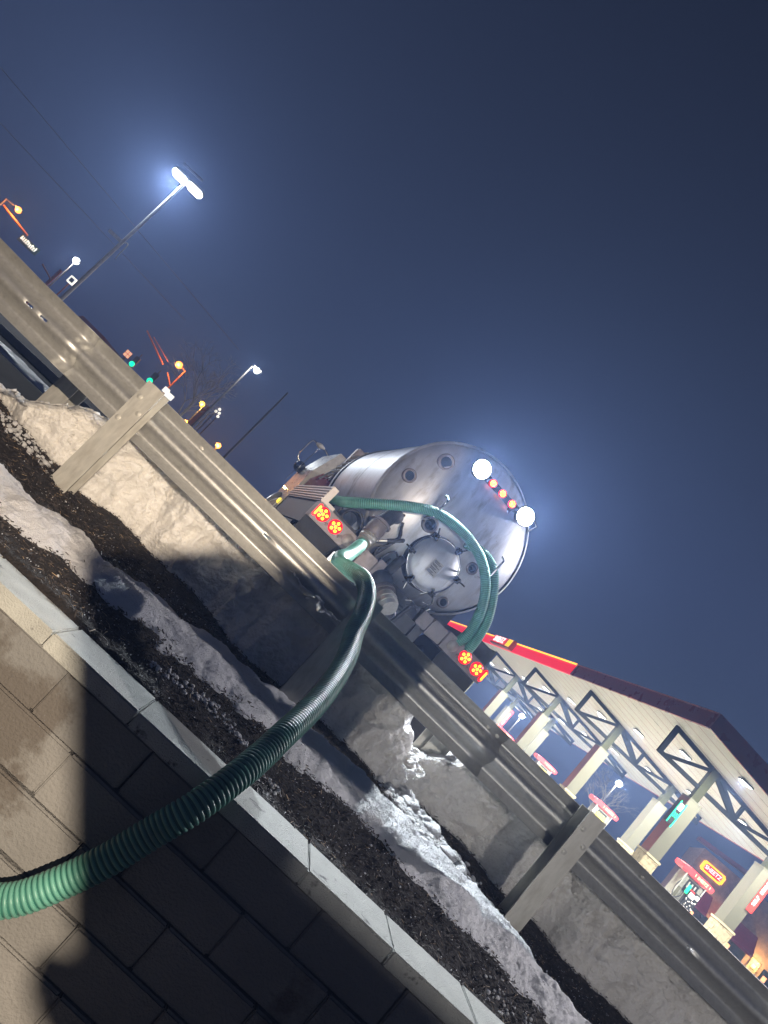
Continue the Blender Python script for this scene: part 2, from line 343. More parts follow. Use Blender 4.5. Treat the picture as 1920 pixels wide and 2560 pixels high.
for i in range(34):
    x = rr.uniform(1.2, 1.8); y = 5.1 - (x - 1.2) * .7 + rr.gauss(0, .06); r = rr.uniform(.03, .062); ngon_ball(mb, (x, y, gz(x, y) + r * .35), r, rr, 16, 12)
tag(mb.build('snow_chunks', M['snow']), 'bright crumbled snow chunks spilled out of the notch in the snow bank', 'snow', kind='stuff')
mb = MB()
for i in range(520):
    k = rr.random()
    if k < .45: x = rr.uniform(-.3, .5); y = lerp([(-.3, 3.46), (0, 3.6), (.2, 3.58), (.5, 3.4)], x) + rr.gauss(0, .035); r = rr.uniform(.003, .013)
    elif k < .6: x = rr.uniform(1.7, 2.2); y = 3.5 + rr.gauss(0, .08); r = rr.uniform(.003, .012)
    elif k < .8: x = rr.uniform(-2.2, -1.5); y = 4.85 + (x + 2.2) * -.2 + rr.gauss(0, .08); r = rr.uniform(.005, .022)
    else: x = rr.uniform(-2, 3); y = rr.uniform(3.25, 4.8); r = rr.uniform(.002, .008)
    ngon_ball(mb, (x, y, mz(x, y) + r * .5), r, rr, 6, 4)
for i in range(3800):
    x = rr.uniform(-1.2, 3.2); t = rr.uniform(.04, .9); p = stripfn(x, t); r = rr.uniform(.0012, .004)
    mb.add([(p[0] - r, p[1] - r, p[2]), (p[0] + r, p[1] - r * .5, p[2] + r), (p[0] + r * .3, p[1] + r, p[2]), (p[0], p[1], p[2] + 2 * r)], [(0, 1, 3), (1, 2, 3), (2, 0, 3)])
for i in range(1500):
    x = rr.uniform(-1.6, 3.4); y = rr.uniform(3.22, 4.7); r = rr.uniform(.0012, .0032); z = mz(x, y) + .012
    mb.add([(x - r, y - r, z), (x + r, y - r * .5, z + r), (x + r * .3, y + r, z), (x, y, z + 2 * r)], [(0, 1, 3), (1, 2, 3), (2, 0, 3)])
tag(mb.build('snow_crumbs', M['snow']), 'small white snow crumbs scattered over the dark mulch', 'snow', kind='stuff')
# snow ridges and kerb on the lot at the left
def ridge(name, a, b, w, h, m, label):
    a = Vector(a); b = Vector(b); d = (b - a); nrm = Vector((-d.y, d.x, 0)).normalized()
    def fn(s, t):
        p = a + d * s + nrm * ((t - .5) * w * (1 + .25 * fbm(s * 6, 3.))); return (p.x, p.y, lot_z(p.y) - .02 + h * math.sin(math.pi * t) ** .7 * (1 + .4 * fbm(s * 9, t * 3)))
    return tag(grid(name, rng(0, 1, 120), 14, fn, m), label, 'snow', kind='stuff')
ridge('snow_ridge', (-9.5, 9.6, 0), (-3.0, 7.9, 0), .55, .09, M['snow'], 'low white ridge of snow on the dark lot beyond the rail at left')
kb = MB().box((-8, -.08, -.05), (4.2, .08, .11), .015).build('kerb', M['cap']); kb.location = (-5.0, 11.0, lot_z(11)); kb.rotation_euler = (0, 0, R(-8)); tag(kb, 'thin pale kerb on the dark lot far behind the rail at left', 'kerb')

# ------------------------------------------------------------------ guardrail
def railz(x): return 2.275 - .022 * (x + .6)
PROF = [(.156, .030), (.150, .042), (.128, .052), (.104, .078), (.086, .080), (.064, .062), (.036, .018), (.018, .004), (.007, .001), (-.007, .001), (-.018, .004), (-.036, .018), (-.064, .062), (-.086, .080), (-.104, .078), (-.128, .052), (-.150, .042), (-.156, .030)]
def rail_panel(x0, x1, y0, m, parent, holes=(), bend=None, flip=False):
    xs = sorted(set([x0, x1] + rng(x0, x1, max(2, int((x1 - x0) / .12))) + [h + s for h in holes for s in (-.028, .028)])); n = len(PROF); mb = MB(); vs = []
    for x in xs:
        for z, y in PROF:
            yy = y0 + (-(y - .08) if flip else y) ; dz = 0
            if bend: yy += bend(x)[0]; dz = bend(x)[1]
            vs.append((x, yy, railz(x) + z + dz))
    fs = []
    for i in range(len(xs) - 1):
        for j in range(n - 1):
            if j == 8 and any(abs((xs[i] + xs[i + 1]) / 2 - h) < .02 for h in holes): continue
            fs.append((i * n + j, i * n + j + 1, (i + 1) * n + j + 1, (i + 1) * n + j))
    mb.add(vs, fs, True); o = mb.build('rail_panel', m, parent)
    sd = o.modifiers.new('solid', 'SOLIDIFY'); sd.thickness = .003; return o
gr = empty('guardrail', (0, 0, 0), label='galvanized W-beam guardrail running along the top of the retaining wall', cat='guardrail')
rail_panel(-5.6, -2.02, 4.722, M['galv'], gr, (-2.44, -2.32), bend=lambda x: (.02 * math.sin((x + 2.02) * 1.7) + (.10 * min(1, max(0, -2.45 - x)) ** 1.5), .03 * max(0, -2.5 - x)))
rail_panel(-2.30, 1.52, 4.727, M['galv'], gr, (-.42,))
rail_panel(1.10, 5.2, 4.730, M['galv'], gr, (1.32, 3.18))
def post_mesh(h, name='post'):
    mb = MB(); w, d, t = .125, .15, .007
    mb.box((-w / 2, -d / 2, 0), (w / 2, -d / 2 + t, h)); mb.box((-w / 2, d / 2 - t, 0), (w / 2, d / 2, h)); mb.box((-t / 2, -d / 2 + t, 0), (t / 2, d / 2 - t, h))
    return mb
def bolt(x, z, parent, y, r=.012):
    b = MB(); mx = Matrix.Translation((x, y, z)) @ Matrix.Rotation(R(90), 4, 'X')
    b.lathe([(r * 1.5, 0), (r * 1.5, .003), (r, .004), (r, .010), (0.0005, .011)], 8, mx, False)
    return b.build('bolt', M['galvpost'], parent)
for px in (-3.35, -1.49, .325, 2.165, 4.0):
    p = post_mesh(.98).build('post', M['galvpost'], gr); top = railz(px) + .175; p.location = (px, 4.645, top - .98)
    bolt(-.03, .98 - .11, p, -.075); bolt(.035, .98 - .19, p, -.075); bolt(-.035, .98 - .285, p, -.075)
for hx in (-1.1, 1.38, 1.46, 2.72): bolt(hx, railz(hx) + .115, gr, 4.80)
for px, lab in ((-2.31, 'short steel post standing behind the snow bank left of the near guardrail post'), (-.44, 'steel post buried behind the snow bank between two near posts'),
                (1.44, 'brownish steel post seen through the notch in the snow bank'), (3.3, 'steel post behind the snow bank right of the leaning post')):
    g2 = empty('steel_post', (px, 5.77, railz(px) + .12 - .98), 0, lab, 'post')
    mb = post_mesh(.98); mb.box((-.12, -.012, .0), (.12, .0, .9)); mb.build('post_body', M['galvpost'], g2)

# ------------------------------------------------------------------ hoses
def catmull(pts, step):
    P = [Vector(p) for p in pts]; P = [P[0] * 2 - P[1]] + P + [P[-1] * 2 - P[-2]]; out = []
    for i in range(1, len(P) - 2):
        a, b, c, d = P[i - 1:i + 3]
        for k in range(40):
            t = k / 40; out.append(.5 * ((2 * b) + (c - a) * t + (2 * a - 5 * b + 4 * c - d) * t * t + (3 * b - a - 3 * c + d) * t ** 3))
    out.append(P[-2]); res = [out[0]]; acc = 0
    for a, b in zip(out, out[1:]):
        L = (b - a).length; pos = step - acc
        while pos <= L: res.append(a + (b - a) * (pos / L)); pos += step
        acc = L - (pos - step)
    return res
def hose(name, pts, r, pitch, n, label, root=None, group=None):
    path = catmull(pts, pitch / 6)
    h = MB().tube(path, r, n, rfun=lambda i: r * .90).build(name, M['hose'], root)
    vs = []; fs = []; t0 = (path[1] - path[0]).normalized(); a = t0.cross(Vector((0, 0, 1))).normalized(); mb = MB()
    frames = []
    for i, p in enumerate(path):
        t = (path[min(i + 1, len(path) - 1)] - path[max(i - 1, 0)]).normalized(); a = (a - t * a.dot(t)).normalized(); frames.append((p, t, a.copy(), t.cross(a)))
    for i in range(3, len(path) - 3, 6):       # the raised rings of the hose helix, slightly skewed
        p, t, a, b = frames[i]; o = len(vs)
        for (rad, dx) in ((.89, -.34), (.985, -.27), (1.01, 0), (.985, .27), (.89, .34)):
            for k in range(n):
                q = 2 * math.pi * k / n; vs.append(p + t * (dx * pitch + .05 * pitch * math.sin(q)) + (a * math.cos(q) + b * math.sin(q)) * (r * rad))
        for s in range(4):
            for k in range(n): fs.append((o + s * n + k, o + s * n + (k + 1) % n, o + (s + 1) * n + (k + 1) % n, o + (s + 1) * n + k))
    mb.add(vs, fs, True); rb = mb.build('rib', M['hoserib'], h); rb['kind'] = 'stuff'
    return h

# ------------------------------------------------------------------ truck
th = R(12)
U = Vector((math.cos(th), math.sin(th), -.02)).normalized(); Fw = Vector((-math.sin(th), math.cos(th), 0)); Wd = U.cross(Fw)
truck = empty('tank_truck', label='vacuum tank truck with aluminium tank, rear work lamps on and hoses hung on its back', cat='truck')
TM = Matrix.Translation((.70, 7.75, 1.85)) @ Matrix(((U.x, Fw.x, Wd.x, 0), (U.y, Fw.y, Wd.y, 0), (U.z, Fw.z, Wd.z, 0), (0, 0, 0, 1)))
truck.matrix_world = TM
RX = Matrix.Rotation(R(90), 4, 'X')           # local Z -> -Y (towards the rear)
def disc_mx(x, y, z): return Matrix.Translation((x, y, z)) @ RX
TR, TH = .93, 1.87
tank = empty('tank'); tank.parent = truck
def tk(name, mb, m, par=truck, **k): return mb.build(name, m, par, **k)
sh = MB().lathe([(TR, -.5), (TR, -3.3)], 96, disc_mx(0, 0, TH)).lathe([(TR, -3.3), (TR * .98, -3.42), (TR * .8, -3.58), (.4, -3.68), (.001, -3.7)], 96, disc_mx(0, 0, TH)); tk('tank_shell', sh, M['steel'], tank)
hd = MB().lathe([(TR - .012, -.52), (TR - .02, -.47), (TR * .9, -.36), (TR * .75, -.27), (TR * .55, -.2), (TR * .3, -.16), (.001, -.145)], 96, disc_mx(0, 0, TH)); tk('tank_head', hd, M['steel'], tank)
def ring(name, y, r, w, par, m):
    tk(name, MB().lathe([(r, -y - w), (r + .022, -y - w * .8), (r + .03, -y - w / 2), (r + .022, -y - w * .2), (r, -y)], 96, disc_mx(0, 0, TH)), m, par)
ring('rim', .44, TR - .012, .09, tank, M['steel']); ring('tank_band', 1.6, TR - .026, .02, tank, M['galv'])
ring('tank_band', 3.0, TR - .01, .12, tank, M['frame'])
# manhole
mh = empty('manhole'); mh.parent = truck
tk('manhole_collar', MB().lathe([(.30, -.34), (.305, -.12), (.29, -.11)], 48, disc_mx(.04, 0, 1.42)), M['frame'], mh)
tk('manhole_cover', MB().lathe([(.285, -.115), (.28, -.095), (.24, -.065), (.16, -.035), (.08, -.022), (.001, -.018)], 48, disc_mx(.04, 0, 1.42)), M['steel'], mh)
tk('manhole_ring', MB().lathe([(.283, -.13), (.300, -.10), (.292, -.088), (.280, -.098)], 48, disc_mx(.04, 0, 1.42)), M['chrome'], mh)
for k in range(6):
    a = R(72 + 60 * k); cx, cz = .04 + .30 * math.cos(a), 1.42 + .30 * math.sin(a); mb = MB()
    dx, dz = math.cos(a), math.sin(a)
    mb.cyl((cx - dx * .05, .06, cz - dz * .05), (cx + dx * .03, .06, cz + dz * .03), .018, 8); mb.cyl((cx, .14, cz), (cx, .02, cz), .014, 8)
    mb.cyl((cx - dx * .01, .03, cz - dz * .01), (cx + dx * .085 + dz * .02, .02, cz + dz * .085 - dx * .02), .009, 8); mb.ball((cx, .03, cz), .026)
    mb.box((cx - .03, .07, cz - .03), (cx + .03, .12, cz + .03)); tk('clamp', mb, M['dark'], mh)
lb = tk('label_plate', MB().box((-.01, -.001, -.075), (.0, .001, .075)).box((-.045, .0, -.082), (.075, .004, .082)), M['label'], mh); lb.location = (.03, .012, 1.39)
mb = MB()
for k in range(14):
    z = -.07 + .0105 * k
    if k in (3, 7, 10): continue
    mb.box((-.038 + .004 * (k % 3), -.002, z), (.062 - .012 * ((k * 7) % 4), .0, z + .0065))
l2 = tk('label_print', mb, M['ink'], mh); l2.location = (.03, .011, 1.39)
# sight glasses
for x, z, r in ((-.76, 1.92, .062), (-.58, 2.30, .075), (-.27, 1.70, .075), (.40, 1.70, .055), (.46, 1.24, .05)):
    y = .14 + .22 * ((x * x + (z - TH) ** 2) / TR ** 2)
    g = tk('sight_glass', MB().lathe([(r * 1.25, -y - .03), (r * 1.25, -y + .02), (r, -y + .035), (r * .82, -y + .02)], 28, disc_mx(x, 0, z)), M['greypaint'])
    tk('glass', MB().lathe([(r * .82, -y + .010), (.001, -y + .010)], 28, disc_mx(x, 0, z)), M['glassdark'], g)
# hose hooks
for x, z in ((-.37, 1.83), (.50, 1.82)):
    y = .05
    mb = MB().tube([(x, .30, z - .16), (x, .0, z - .14), (x + .0, -.11, z - .10), (x - .01, -.12, z + .12)], .012, 8).tube([(x - .01, -.12, z + .12), (x - .05, -.10, z + .14)], .010, 8)
    tk('hose_hook', mb, M['chrome'])
# lamp bar at the top of the head
br = tk('lamp_bracket', MB().box((-.16, .20, 2.46), (.34, .26, 2.54), .01).box((-.1, .24, 2.4), (-.05, .4, 2.5)).box((.25, .24, 2.4), (.3, .4, 2.5)), M['dark'])
for x in (-.07, .085, .24): tk('marker_lamp', MB().lathe([(.034, -.20), (.034, -.185), (.02, -.17), (.001, -.166)], 20, disc_mx(x, 0, 2.5)), M['redled'], br); 
for x in (-.07, .085, .24): tk('lamp_rim', MB().lathe([(.046, -.20), (.046, -.186), (.036, -.180)], 20, disc_mx(x, 0, 2.5)), M['redlens'], br)
for x in (-.27, .44):
    wl = tk('work_lamp', MB().lathe([(.03, -.34), (.085, -.30), (.112, -.20), (.112, -.17), (.104, -.165)], 24, disc_mx(x, 0, 2.51)), M['dark'])
    tk('lens', MB().lathe([(.103, -.172), (.06, -.163), (.001, -.160)], 24, disc_mx(x, 0, 2.51)), M['worklamp'], wl)
    wp = TM @ Vector((x, .10, 2.51)); l = light('work_lamp_light', 'SPOT', (x, .10, 2.51), 1050, (.88, .95, 1.), size=.06, spot=110, blend=.5, parent=truck)
    l.rotation_euler = Vector((0, -1, -.42)).to_track_quat('-Z', 'Y').to_euler()
tk('grab_handle', MB().tube([(.55, .42, 2.62), (.58, .30, 2.60), (.66, .30, 2.56), (.68, .45, 2.50)], .010, 8), M['chrome'])
# rear light bars
def lampset(par, x, z):
    l = tk('tail_lamp', MB().lathe([(.074, .0), (.072, .012), (.05, .020), (.001, .022)], 28, disc_mx(x, -.045, z)), M['redlens'], par)
    for k in range(6):
        a = R(90 + 72 * k); q = (.0, .0) if k == 5 else (.042 * math.cos(a), .042 * math.sin(a))
        tk('led', MB().lathe([(.0165, 0), (.014, .006), (.001, .008)], 10, disc_mx(x + q[0], -.066, z + q[1])), M['redled'], l)
for sgn, x0, x1, lx, cx, mk in ((-1, -1.27, -.74, (-1.175, -1.0), -.82, -1.245), (1, .62, 1.22, (.92, 1.10), .74, 1.20)):
    par = tk('light_bar', MB().box((x0, -.04, .86), (x1, .22, 1.05), .008).box((x0, -.05, .855), (x1, .2, .885), .006), M['greypaint'])
    for x in lx: lampset(par, x, .962)
    tk('reverse_lamp', MB().lathe([(.062, 0), (.058, .012), (.001, .02)], 24, disc_mx(cx, -.045, .955)), M['clear'], par)
    tk('end_marker', MB().box((mk - .022, -.075, .885), (mk + .022, -.04, 1.03), .012), M['redlens'], par)
    tk('marker_led', MB().box((mk - .010, -.082, .905), (mk + .012, -.072, 1.01), .005), M['amber'], par)
    for k in range(2): 
        bx = lx[k] + (.085 if sgn < 0 else -.09)
        tk('bracket_bolt', MB().ball((bx, -.045, .915), .013).ball((bx + .02, -.045, .935), .011), M['greypaint'], par)
tk('mud_flap', MB().box((-1.28, .05, .25), (-.78, .07, .855)), M['rubber']); tk('mud_flap', MB().box((.72, .05, .25), (1.22, .07, .855)), M['rubber'])
tk('junction_box', MB().box((-.62, -.03, .84), (-.44, .1, 1.03), .008), M['greypaint']); tk('junction_box', MB().box((-.43, -.02, .88), (-.34, .1, 1.07), .008), M['greypaint'])
tk('step_plate', MB().box((.27, -.02, .86), (.41, .1, 1.02), .01), M['greypaint']); tk('step_plate', MB().prism([(.415, .84), (.615, .86), (.615, 1.03), (.43, 1.03), (.415, .98)], -.025, .12), M['greypaint'])
tk('bumper_beam', MB().box((-1.2, .12, .86), (1.2, .26, 1.0)), M['frame'])
tk('subframe', MB().box((-.45, .1, .62), (-.35, 6.2, .92)).box((.35, .1, .62), (.45, 6.2, .92)).box((-.45, .15, .7), (.45, .25, .9)).box((-.6, .3, .92), (.6, 3.4, 1.0)), M['frame'])
tk('tank_saddle', MB().box((-.75, .52, .92), (-.55, .66, 1.32)).box((.55, .52, .92), (.75, .66, 1.32)).box((-.8, 3.0, .92), (.8, 3.12, 1.2)), M['frame'])
# vertical pipe and clutter left of the manhole
tk('filter_housing', MB().cyl((-.28, .06, .92), (-.26, .06, 1.20), .052, 16).ball((-.26, .06, 1.20), .052), M['dark'])
mb = MB()
for a, b, r in (((-.5, .2, .95), (-.42, .1, 1.35), .02), ((-.42, .1, 1.35), (-.5, .12, 1.5), .016), ((-.35, .12, .7), (-.33, .1, 1.15), .018), ((-.2, .15, .75), (-.25, .1, 1.0), .03), ((-.1, .12, .68), (.15, .14, .78), .02), ((.12, .12, .6), (.18, .12, 1.0), .022), ((.18, .12, .98), (.4, .14, .93), .015), ((-.55, .1, .7), (-.35, .12, .8), .025), ((-.3, .05, .8), (.1, .05, .86), .03)):
    mb.cyl(a, b, r, 10)
mb.tube(catmull([(-.5, .05, 1.45), (-.44, .02, 1.36), (-.46, .02, 1.24), (-.52, .05, 1.12), (-.46, .08, 1.0), (-.4, .1, .86)], .03), .013, 8)
mb.tube(catmull([(-.3, .05, 1.2), (-.37, .03, 1.22), (-.42, .04, 1.12), (-.41, .08, .98)], .03), .012, 8)
mb.tube(catmull([(.1, .06, .92), (.22, .03, 1.0), (.30, .05, 1.12), (.22, .05, 1.2)], .03), .009, 8)
mb.box((-.5, .1, .68), (-.3, .2, .86)).box((.0, .1, .8), (.12, .2, .92)).box((.2, .12, .88), (.32, .2, .96)).box((-.08, .12, .9), (.05, .2, 1.0))
tk('pipework', mb, M['dark'])
# extra levers, bolts and valves catching the light
mb = MB()
for x, z, a in ((.05, .95, 40), (.20, 1.06, 20), (.28, 1.0, 70), (-.05, 1.02, 110), (.12, 1.1, 60)):
    mb.cyl((x, .02, z), (x + .07 * math.cos(R(a)), .0, z + .07 * math.sin(R(a))), .007, 6)
tk('drain_lever', mb, M['chrome'])
tk('tag_plate', MB().box((-.43, -.01, .80), (-.38, .0, .85)), M['label'])
# upper suction valve with lever handle
vb = empty('suction_valve'); vb.parent = truck
tk('elbow', MB().tube(catmull([(-.52, .35, 1.52), (-.60, .15, 1.50), (-.66, .0, 1.42), (-.70, -.06, 1.30)], .03), .075, 18), M['dark'], vb)
tk('valve_body', MB().tube([(-.70, -.06, 1.30), (-.70, -.08, 1.22), (-.70, -.09, 1.16)], [.088, .10, .088], 20).tube([(-.70, -.06, 1.32), (-.70, -.065, 1.295)], .115, 20).tube([(-.70, -.09, 1.17), (-.70, -.095, 1.145)], .105, 20), M['greypaint'], vb)
tk('coupling', MB().tube([(-.70, -.095, 1.145), (-.705, -.12, 1.09), (-.71, -.14, 1.05)], [.085, .08, .068], 20).tube([(-.704, -.11, 1.11), (-.705, -.12, 1.09)], .092, 20).tube([(-.711, -.14, 1.06), (-.713, -.15, 1.045)], .078, 20), M['galv'], vb)
tk('lever', MB().cyl((-.62, -.12, 1.15), (-.54, -.14, 1.23), .014, 8), M['galv'], vb); tk('lever_grip', MB().cyl((-.55, -.14, 1.22), (-.44, -.16, 1.33), .022, 10).ball((-.44, -.16, 1.33), .022), M['rubber'], vb)
tk('brace', MB().cyl((-.48, .3, 1.62), (-.62, .05, 1.46), .016, 8), M['dark'], vb)
# lower discharge valve
dv = empty('discharge_valve'); dv.parent = truck
tk('valve_body', MB().ball((-.27, .0, .90), .13, 20, 12).tube([(-.27, .1, .92), (-.20, -.08, .84)], .10, 20), M['dark'], dv)
tk('collar', MB().tube([(-.22, -.06, .86), (-.18, -.13, .82)], .105, 24).tube([(-.20, -.09, .84), (-.19, -.11, .83)], .12, 24), M['greypaint'], dv)
tk('cap', MB().tube([(-.18, -.13, .82), (-.12, -.24, .77), (-.10, -.28, .755)], [.098, .10, .085], 24).tube([(-.155, -.17, .80), (-.145, -.19, .79)], .112, 24).tube([(-.13, -.22, .78), (-.12, -.24, .77)], .106, 24), M['galv'], dv)
tk('cap_chain', MB().tube(catmull([(-.02, -.2, .80), (.01, -.22, .72), (-.03, -.24, .66), (-.09, -.27, .68)], .02), .005, 6), M['chrome'], dv)
# left tray, fender, lamp opening
ty = tk('hose_tray', MB().box((-1.27, .06, 1.055), (-1.20, .10, 1.25), .004).box((-1.262, .1, 1.06), (-1.10, 2.75, 1.10)), M['tray'])
for k in range(5): tk('tray_rib', MB().box((-1.275, .10, 1.075 + .036 * k), (-1.235, 2.75, 1.103 + .036 * k), .004), M['tray'], ty)
tk('fender_liner', MB().box((-1.24, .26, .78), (-1.2, 2.8, 1.06)), M['frame'])
tk('tray_deck', MB().box((-1.1, .1, 1.05), (-.78, 2.7, 1.09)), M['frame'])
tk('side_tray', MB().box((1.0, .2, 1.06), (1.26, 2.7, 1.10)).box((1.235, .2, 1.08), (1.26, 2.7, 1.26)).box((1.0, .2, 1.1), (1.25, .24, 1.24)), M['frame'])
tk('blower_inlet', MB().lathe([(.13, -.5), (.13, -.28), (.11, -.27), (.10, -.30), (.095, -.45)], 24, disc_mx(-.86, 0, 1.15)), M['frame'])
tk('small_box', MB().box((-1.12, .9, 1.1), (-1.0, 1.2, 1.28), .01).box((-.98, .6, 1.1), (-.92, .65, 1.22)), M['greypaint'])
# wheels
for x in (-1.02, 1.02):
    for y in (.95, 5.6):
        w = tk('wheel', MB().lathe([(.30, -.15), (.47, -.15), (.50, -.11), (.50, .11), (.47, .15), (.30, .15)], 32, Matrix.Translation((x, y, .5)) @ Matrix.Rotation(R(90), 4, 'Y')), M['rubber'])
        tk('rim', MB().lathe([(.30, .13), (.28, .05), (.1, .02), (.09, .1), (.001, .11)], 24, Matrix.Translation((x, y, .5)) @ Matrix.Rotation(R(90 if x > 0 else -90), 4, 'Y')), M['galv'], w)
# cab
cb = tk('cab', MB().prism([(-1.08, .75), (1.08, .75), (1.08, 1.75), (.95, 2.25), (-.95, 2.25), (-1.08, 1.75)], 4.5, 6.2), M['cabwhite'])
tk('cab_panel', MB().prism([(-1.04, 1.38), (-.70, 1.40), (-.70, 1.86), (-.78, 1.86), (-.95, 1.80), (-1.04, 1.60)], 4.30, 4.46), M['maroon'])
tk('front_fender', MB().tube(catmull([(-1.16, 5.0, .60), (-1.17, 5.05, .88), (-1.10, 5.3, 1.12), (-1.0, 5.7, 1.16), (-.95, 6.2, 1.0)], .06), .075, 12), M['cabwhite'])
tk('fender_shell', MB().prism([(-1.18, .55), (-.70, .55), (-.78, .95), (-.95, 1.1), (-1.1, 1.1), (-1.18, .95)], 4.9, 5.05), M['greypaint'])
tk('marker_light', MB().ball((-1.09, 4.86, 1.06), .045, 12, 8, sc=(.6, .6, 1.2)), M['ymark'])
tk('fender_bracket', MB().box((-1.1, 4.82, .92), (-1.04, 4.88, 1.0)).box((-1.02, 4.8, .62), (-.9, 4.86, .74)), M['galv'])
tk('head_board', MB().box((-.88, 3.9, 1.75), (-.6, 4.1, 2.42), .02).box((-.7, 3.75, 1.2), (.7, 3.85, 2.2)), M['greypaint'])
mb = MB()
for k in range(6): mb.cyl((-.98 + .03 * k, 3.5 + .1 * k, 1.80 + .11 * k), (-.90 + .035 * k, 3.4 + .1 * k, 1.90 + .11 * k), .02, 8)
mb.cyl((-1.02, 3.6, 1.62), (-.74, 4.3, 2.42), .014, 8).cyl((-.96, 3.6, 1.68), (-.68, 4.3, 2.46), .010, 8)
tk('air_lines', mb, M['galv'])
mi = tk('mirror_arm', MB().tube(catmull([(-1.20, 6.0, 1.86), (-1.29, 6.0, 1.92), (-1.315, 6.0, 2.1), (-1.30, 6.0, 2.29), (-1.22, 6.0, 2.31), (-1.10, 6.0, 2.31)], .03), .012, 8).cyl((-1.05, 6.0, 2.34), (-.6, 6.0, 2.2), .012).cyl((-1.12, 6, 2.28), (-1.18, 5.8, 1.45), .006), M['chrome'])
tk('mirror_bracket', MB().lathe([(.02, -.08), (.05, -.02), (.045, .03), (.015, .1)], 12, Matrix.Translation((-1.14, 6, 2.32)) @ Matrix.Rotation(R(80), 4, 'Y')), M['cabwhite'], mi)
tk('mirror_head', MB().ball((-1.14, 6.0, 1.80), .105, 20, 12), M['chrome'], mi)
tk('mirror_stay', MB().cyl((-1.08, 6, 1.74), (-1.06, 5.9, 1.38), .008).cyl((-1.05, 6, 1.72), (-1.0, 5.9, 1.4), .006), M['dark'], mi)
# licence plate with its holder
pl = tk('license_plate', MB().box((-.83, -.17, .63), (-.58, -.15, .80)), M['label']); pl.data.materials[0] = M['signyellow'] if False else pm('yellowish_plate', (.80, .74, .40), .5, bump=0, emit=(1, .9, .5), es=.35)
tk('plate_lamp', MB().box((-.86, -.18, .64), (-.835, -.15, .78), .005), M['signwhite'], pl)
tk('plate_trim', MB().box((-.70, -.18, .795), (-.60, -.15, .83)), M['signyellow'], pl)
text('plate_text', 'O ::', .09, M['ink'], Matrix.Translation((-.69, -.172, .70)) @ RX, pl, .001)
tk('data_plate', MB().box((.34, .19, 2.05), (.40, .20, 2.10)), M['label'])

# hoses carried on the truck
def tl(*pts): return [TM @ Vector(p) for p in pts]
h1 = hose('hose', tl((-1.15, 2.4, 1.22), (-1.13, 1.2, 1.22), (-1.08, .35, 1.22), (-.98, .02, 1.31), (-.80, -.06, 1.47), (-.62, -.08, 1.62), (-.37, -.09, 1.78), (-.06, -.09, 1.84), (.23, -.09, 1.81), (.45, -.10, 1.70), (.62, -.10, 1.52), (.73, -.08, 1.30), (.77, -.05, 1.12), (.76, .05, .98), (.72, .25, .92)), .056, .0185, 20, None)
tag(h1, 'ribbed green suction hose hung over the hooks on the back of the tank', 'hose')
h2 = hose('hose', tl((.10, .0, 1.80), (.32, -.02, 1.86), (.52, -.03, 1.80), (.70, -.05, 1.60), (.82, -.07, 1.38), (.875, -.06, 1.17), (.90, .0, 1.02), (.92, .2, .95)), .054, .0185, 20, None)
tag(h2, 'outer short ribbed green hose looped beside the longer one at the right of the tank', 'hose')
# the hose in use: from the valve over the rail, across the wall cap and out of the frame
def az(x_, el, y): return (x_ * y, y, 2.2 + el * y)
v0 = TM @ Vector((-.715, -.15, 1.04)); v1 = TM @ Vector((-.74, -.25, .98))
h3 = hose('hose', [v0, v1, az(.007, .088, 6.6), az(.004, .070, 6.2), (-.005, 5.6, 2.53), (.02, 5.15, 2.475), (.085, 4.93, 2.475), (.185, 4.78, 2.482), (.262, 4.63, 2.425), az(.070, .024, 4.44), az(.078, .001, 4.28), az(.089, -.021, 4.10), az(.096, -.043, 3.92), az(.102, -.080, 3.62), az(.102, -.115, 3.38), az(.099, -.150, 3.18), az(.096, -.190, 3.02), az(.090, -.231, 2.88),
     az(.078, -.288, 2.775), az(.060, -.344, 2.755), az(.043, -.400, 2.74), az(.022, -.451, 2.735), az(-.004, -.500, 2.73), az(-.035, -.530, 2.73), az(-.08, -.56, 2.73), az(-.16, -.60, 2.74)], .056, .0195, 28, None)
tag(h3, 'ribbed green hose running from the truck over the guardrail and down across the wall', 'hose')

# ------------------------------------------------------------------ floodlight behind the photographer's left, with an added sheet cut to the shadow edges
LP = Vector((.7, -2.6, 3.0))
fl = empty('floodlight', (LP.x, LP.y, 0), label='warm floodlight on a stand with an added shadow-cutting sheet behind the camera', cat='lamp')
aim = Vector((-1.25, 4.6, 1.6)); fq = (aim - LP).to_track_quat('-Z', 'Y'); LMX = Matrix.Translation(LP - Vector(fl.location)) @ fq.to_matrix().to_4x4()
MB().cyl((0, 0, 0), (0, 0, LP.z - .12), .025).cyl((0, 0, .4), (.6, 0, 0), .015).cyl((0, 0, .4), (-.3, .5, 0), .015).cyl((0, 0, .4), (-.3, -.5, 0), .015).build('stand', M['dark'], fl)
MB().box((-.16, -.11, .02), (.16, .11, .12), .01).build('housing', M['dark'], fl).matrix_local = LMX
inv = (Matrix.Translation(LP) @ fq.to_matrix().to_4x4()).inverted()
DD = .9
def on_cutter(p, d=DD, inv=inv):
    q = inv @ Vector(p); return (q.x * d / -q.z, q.y * d / -q.z)
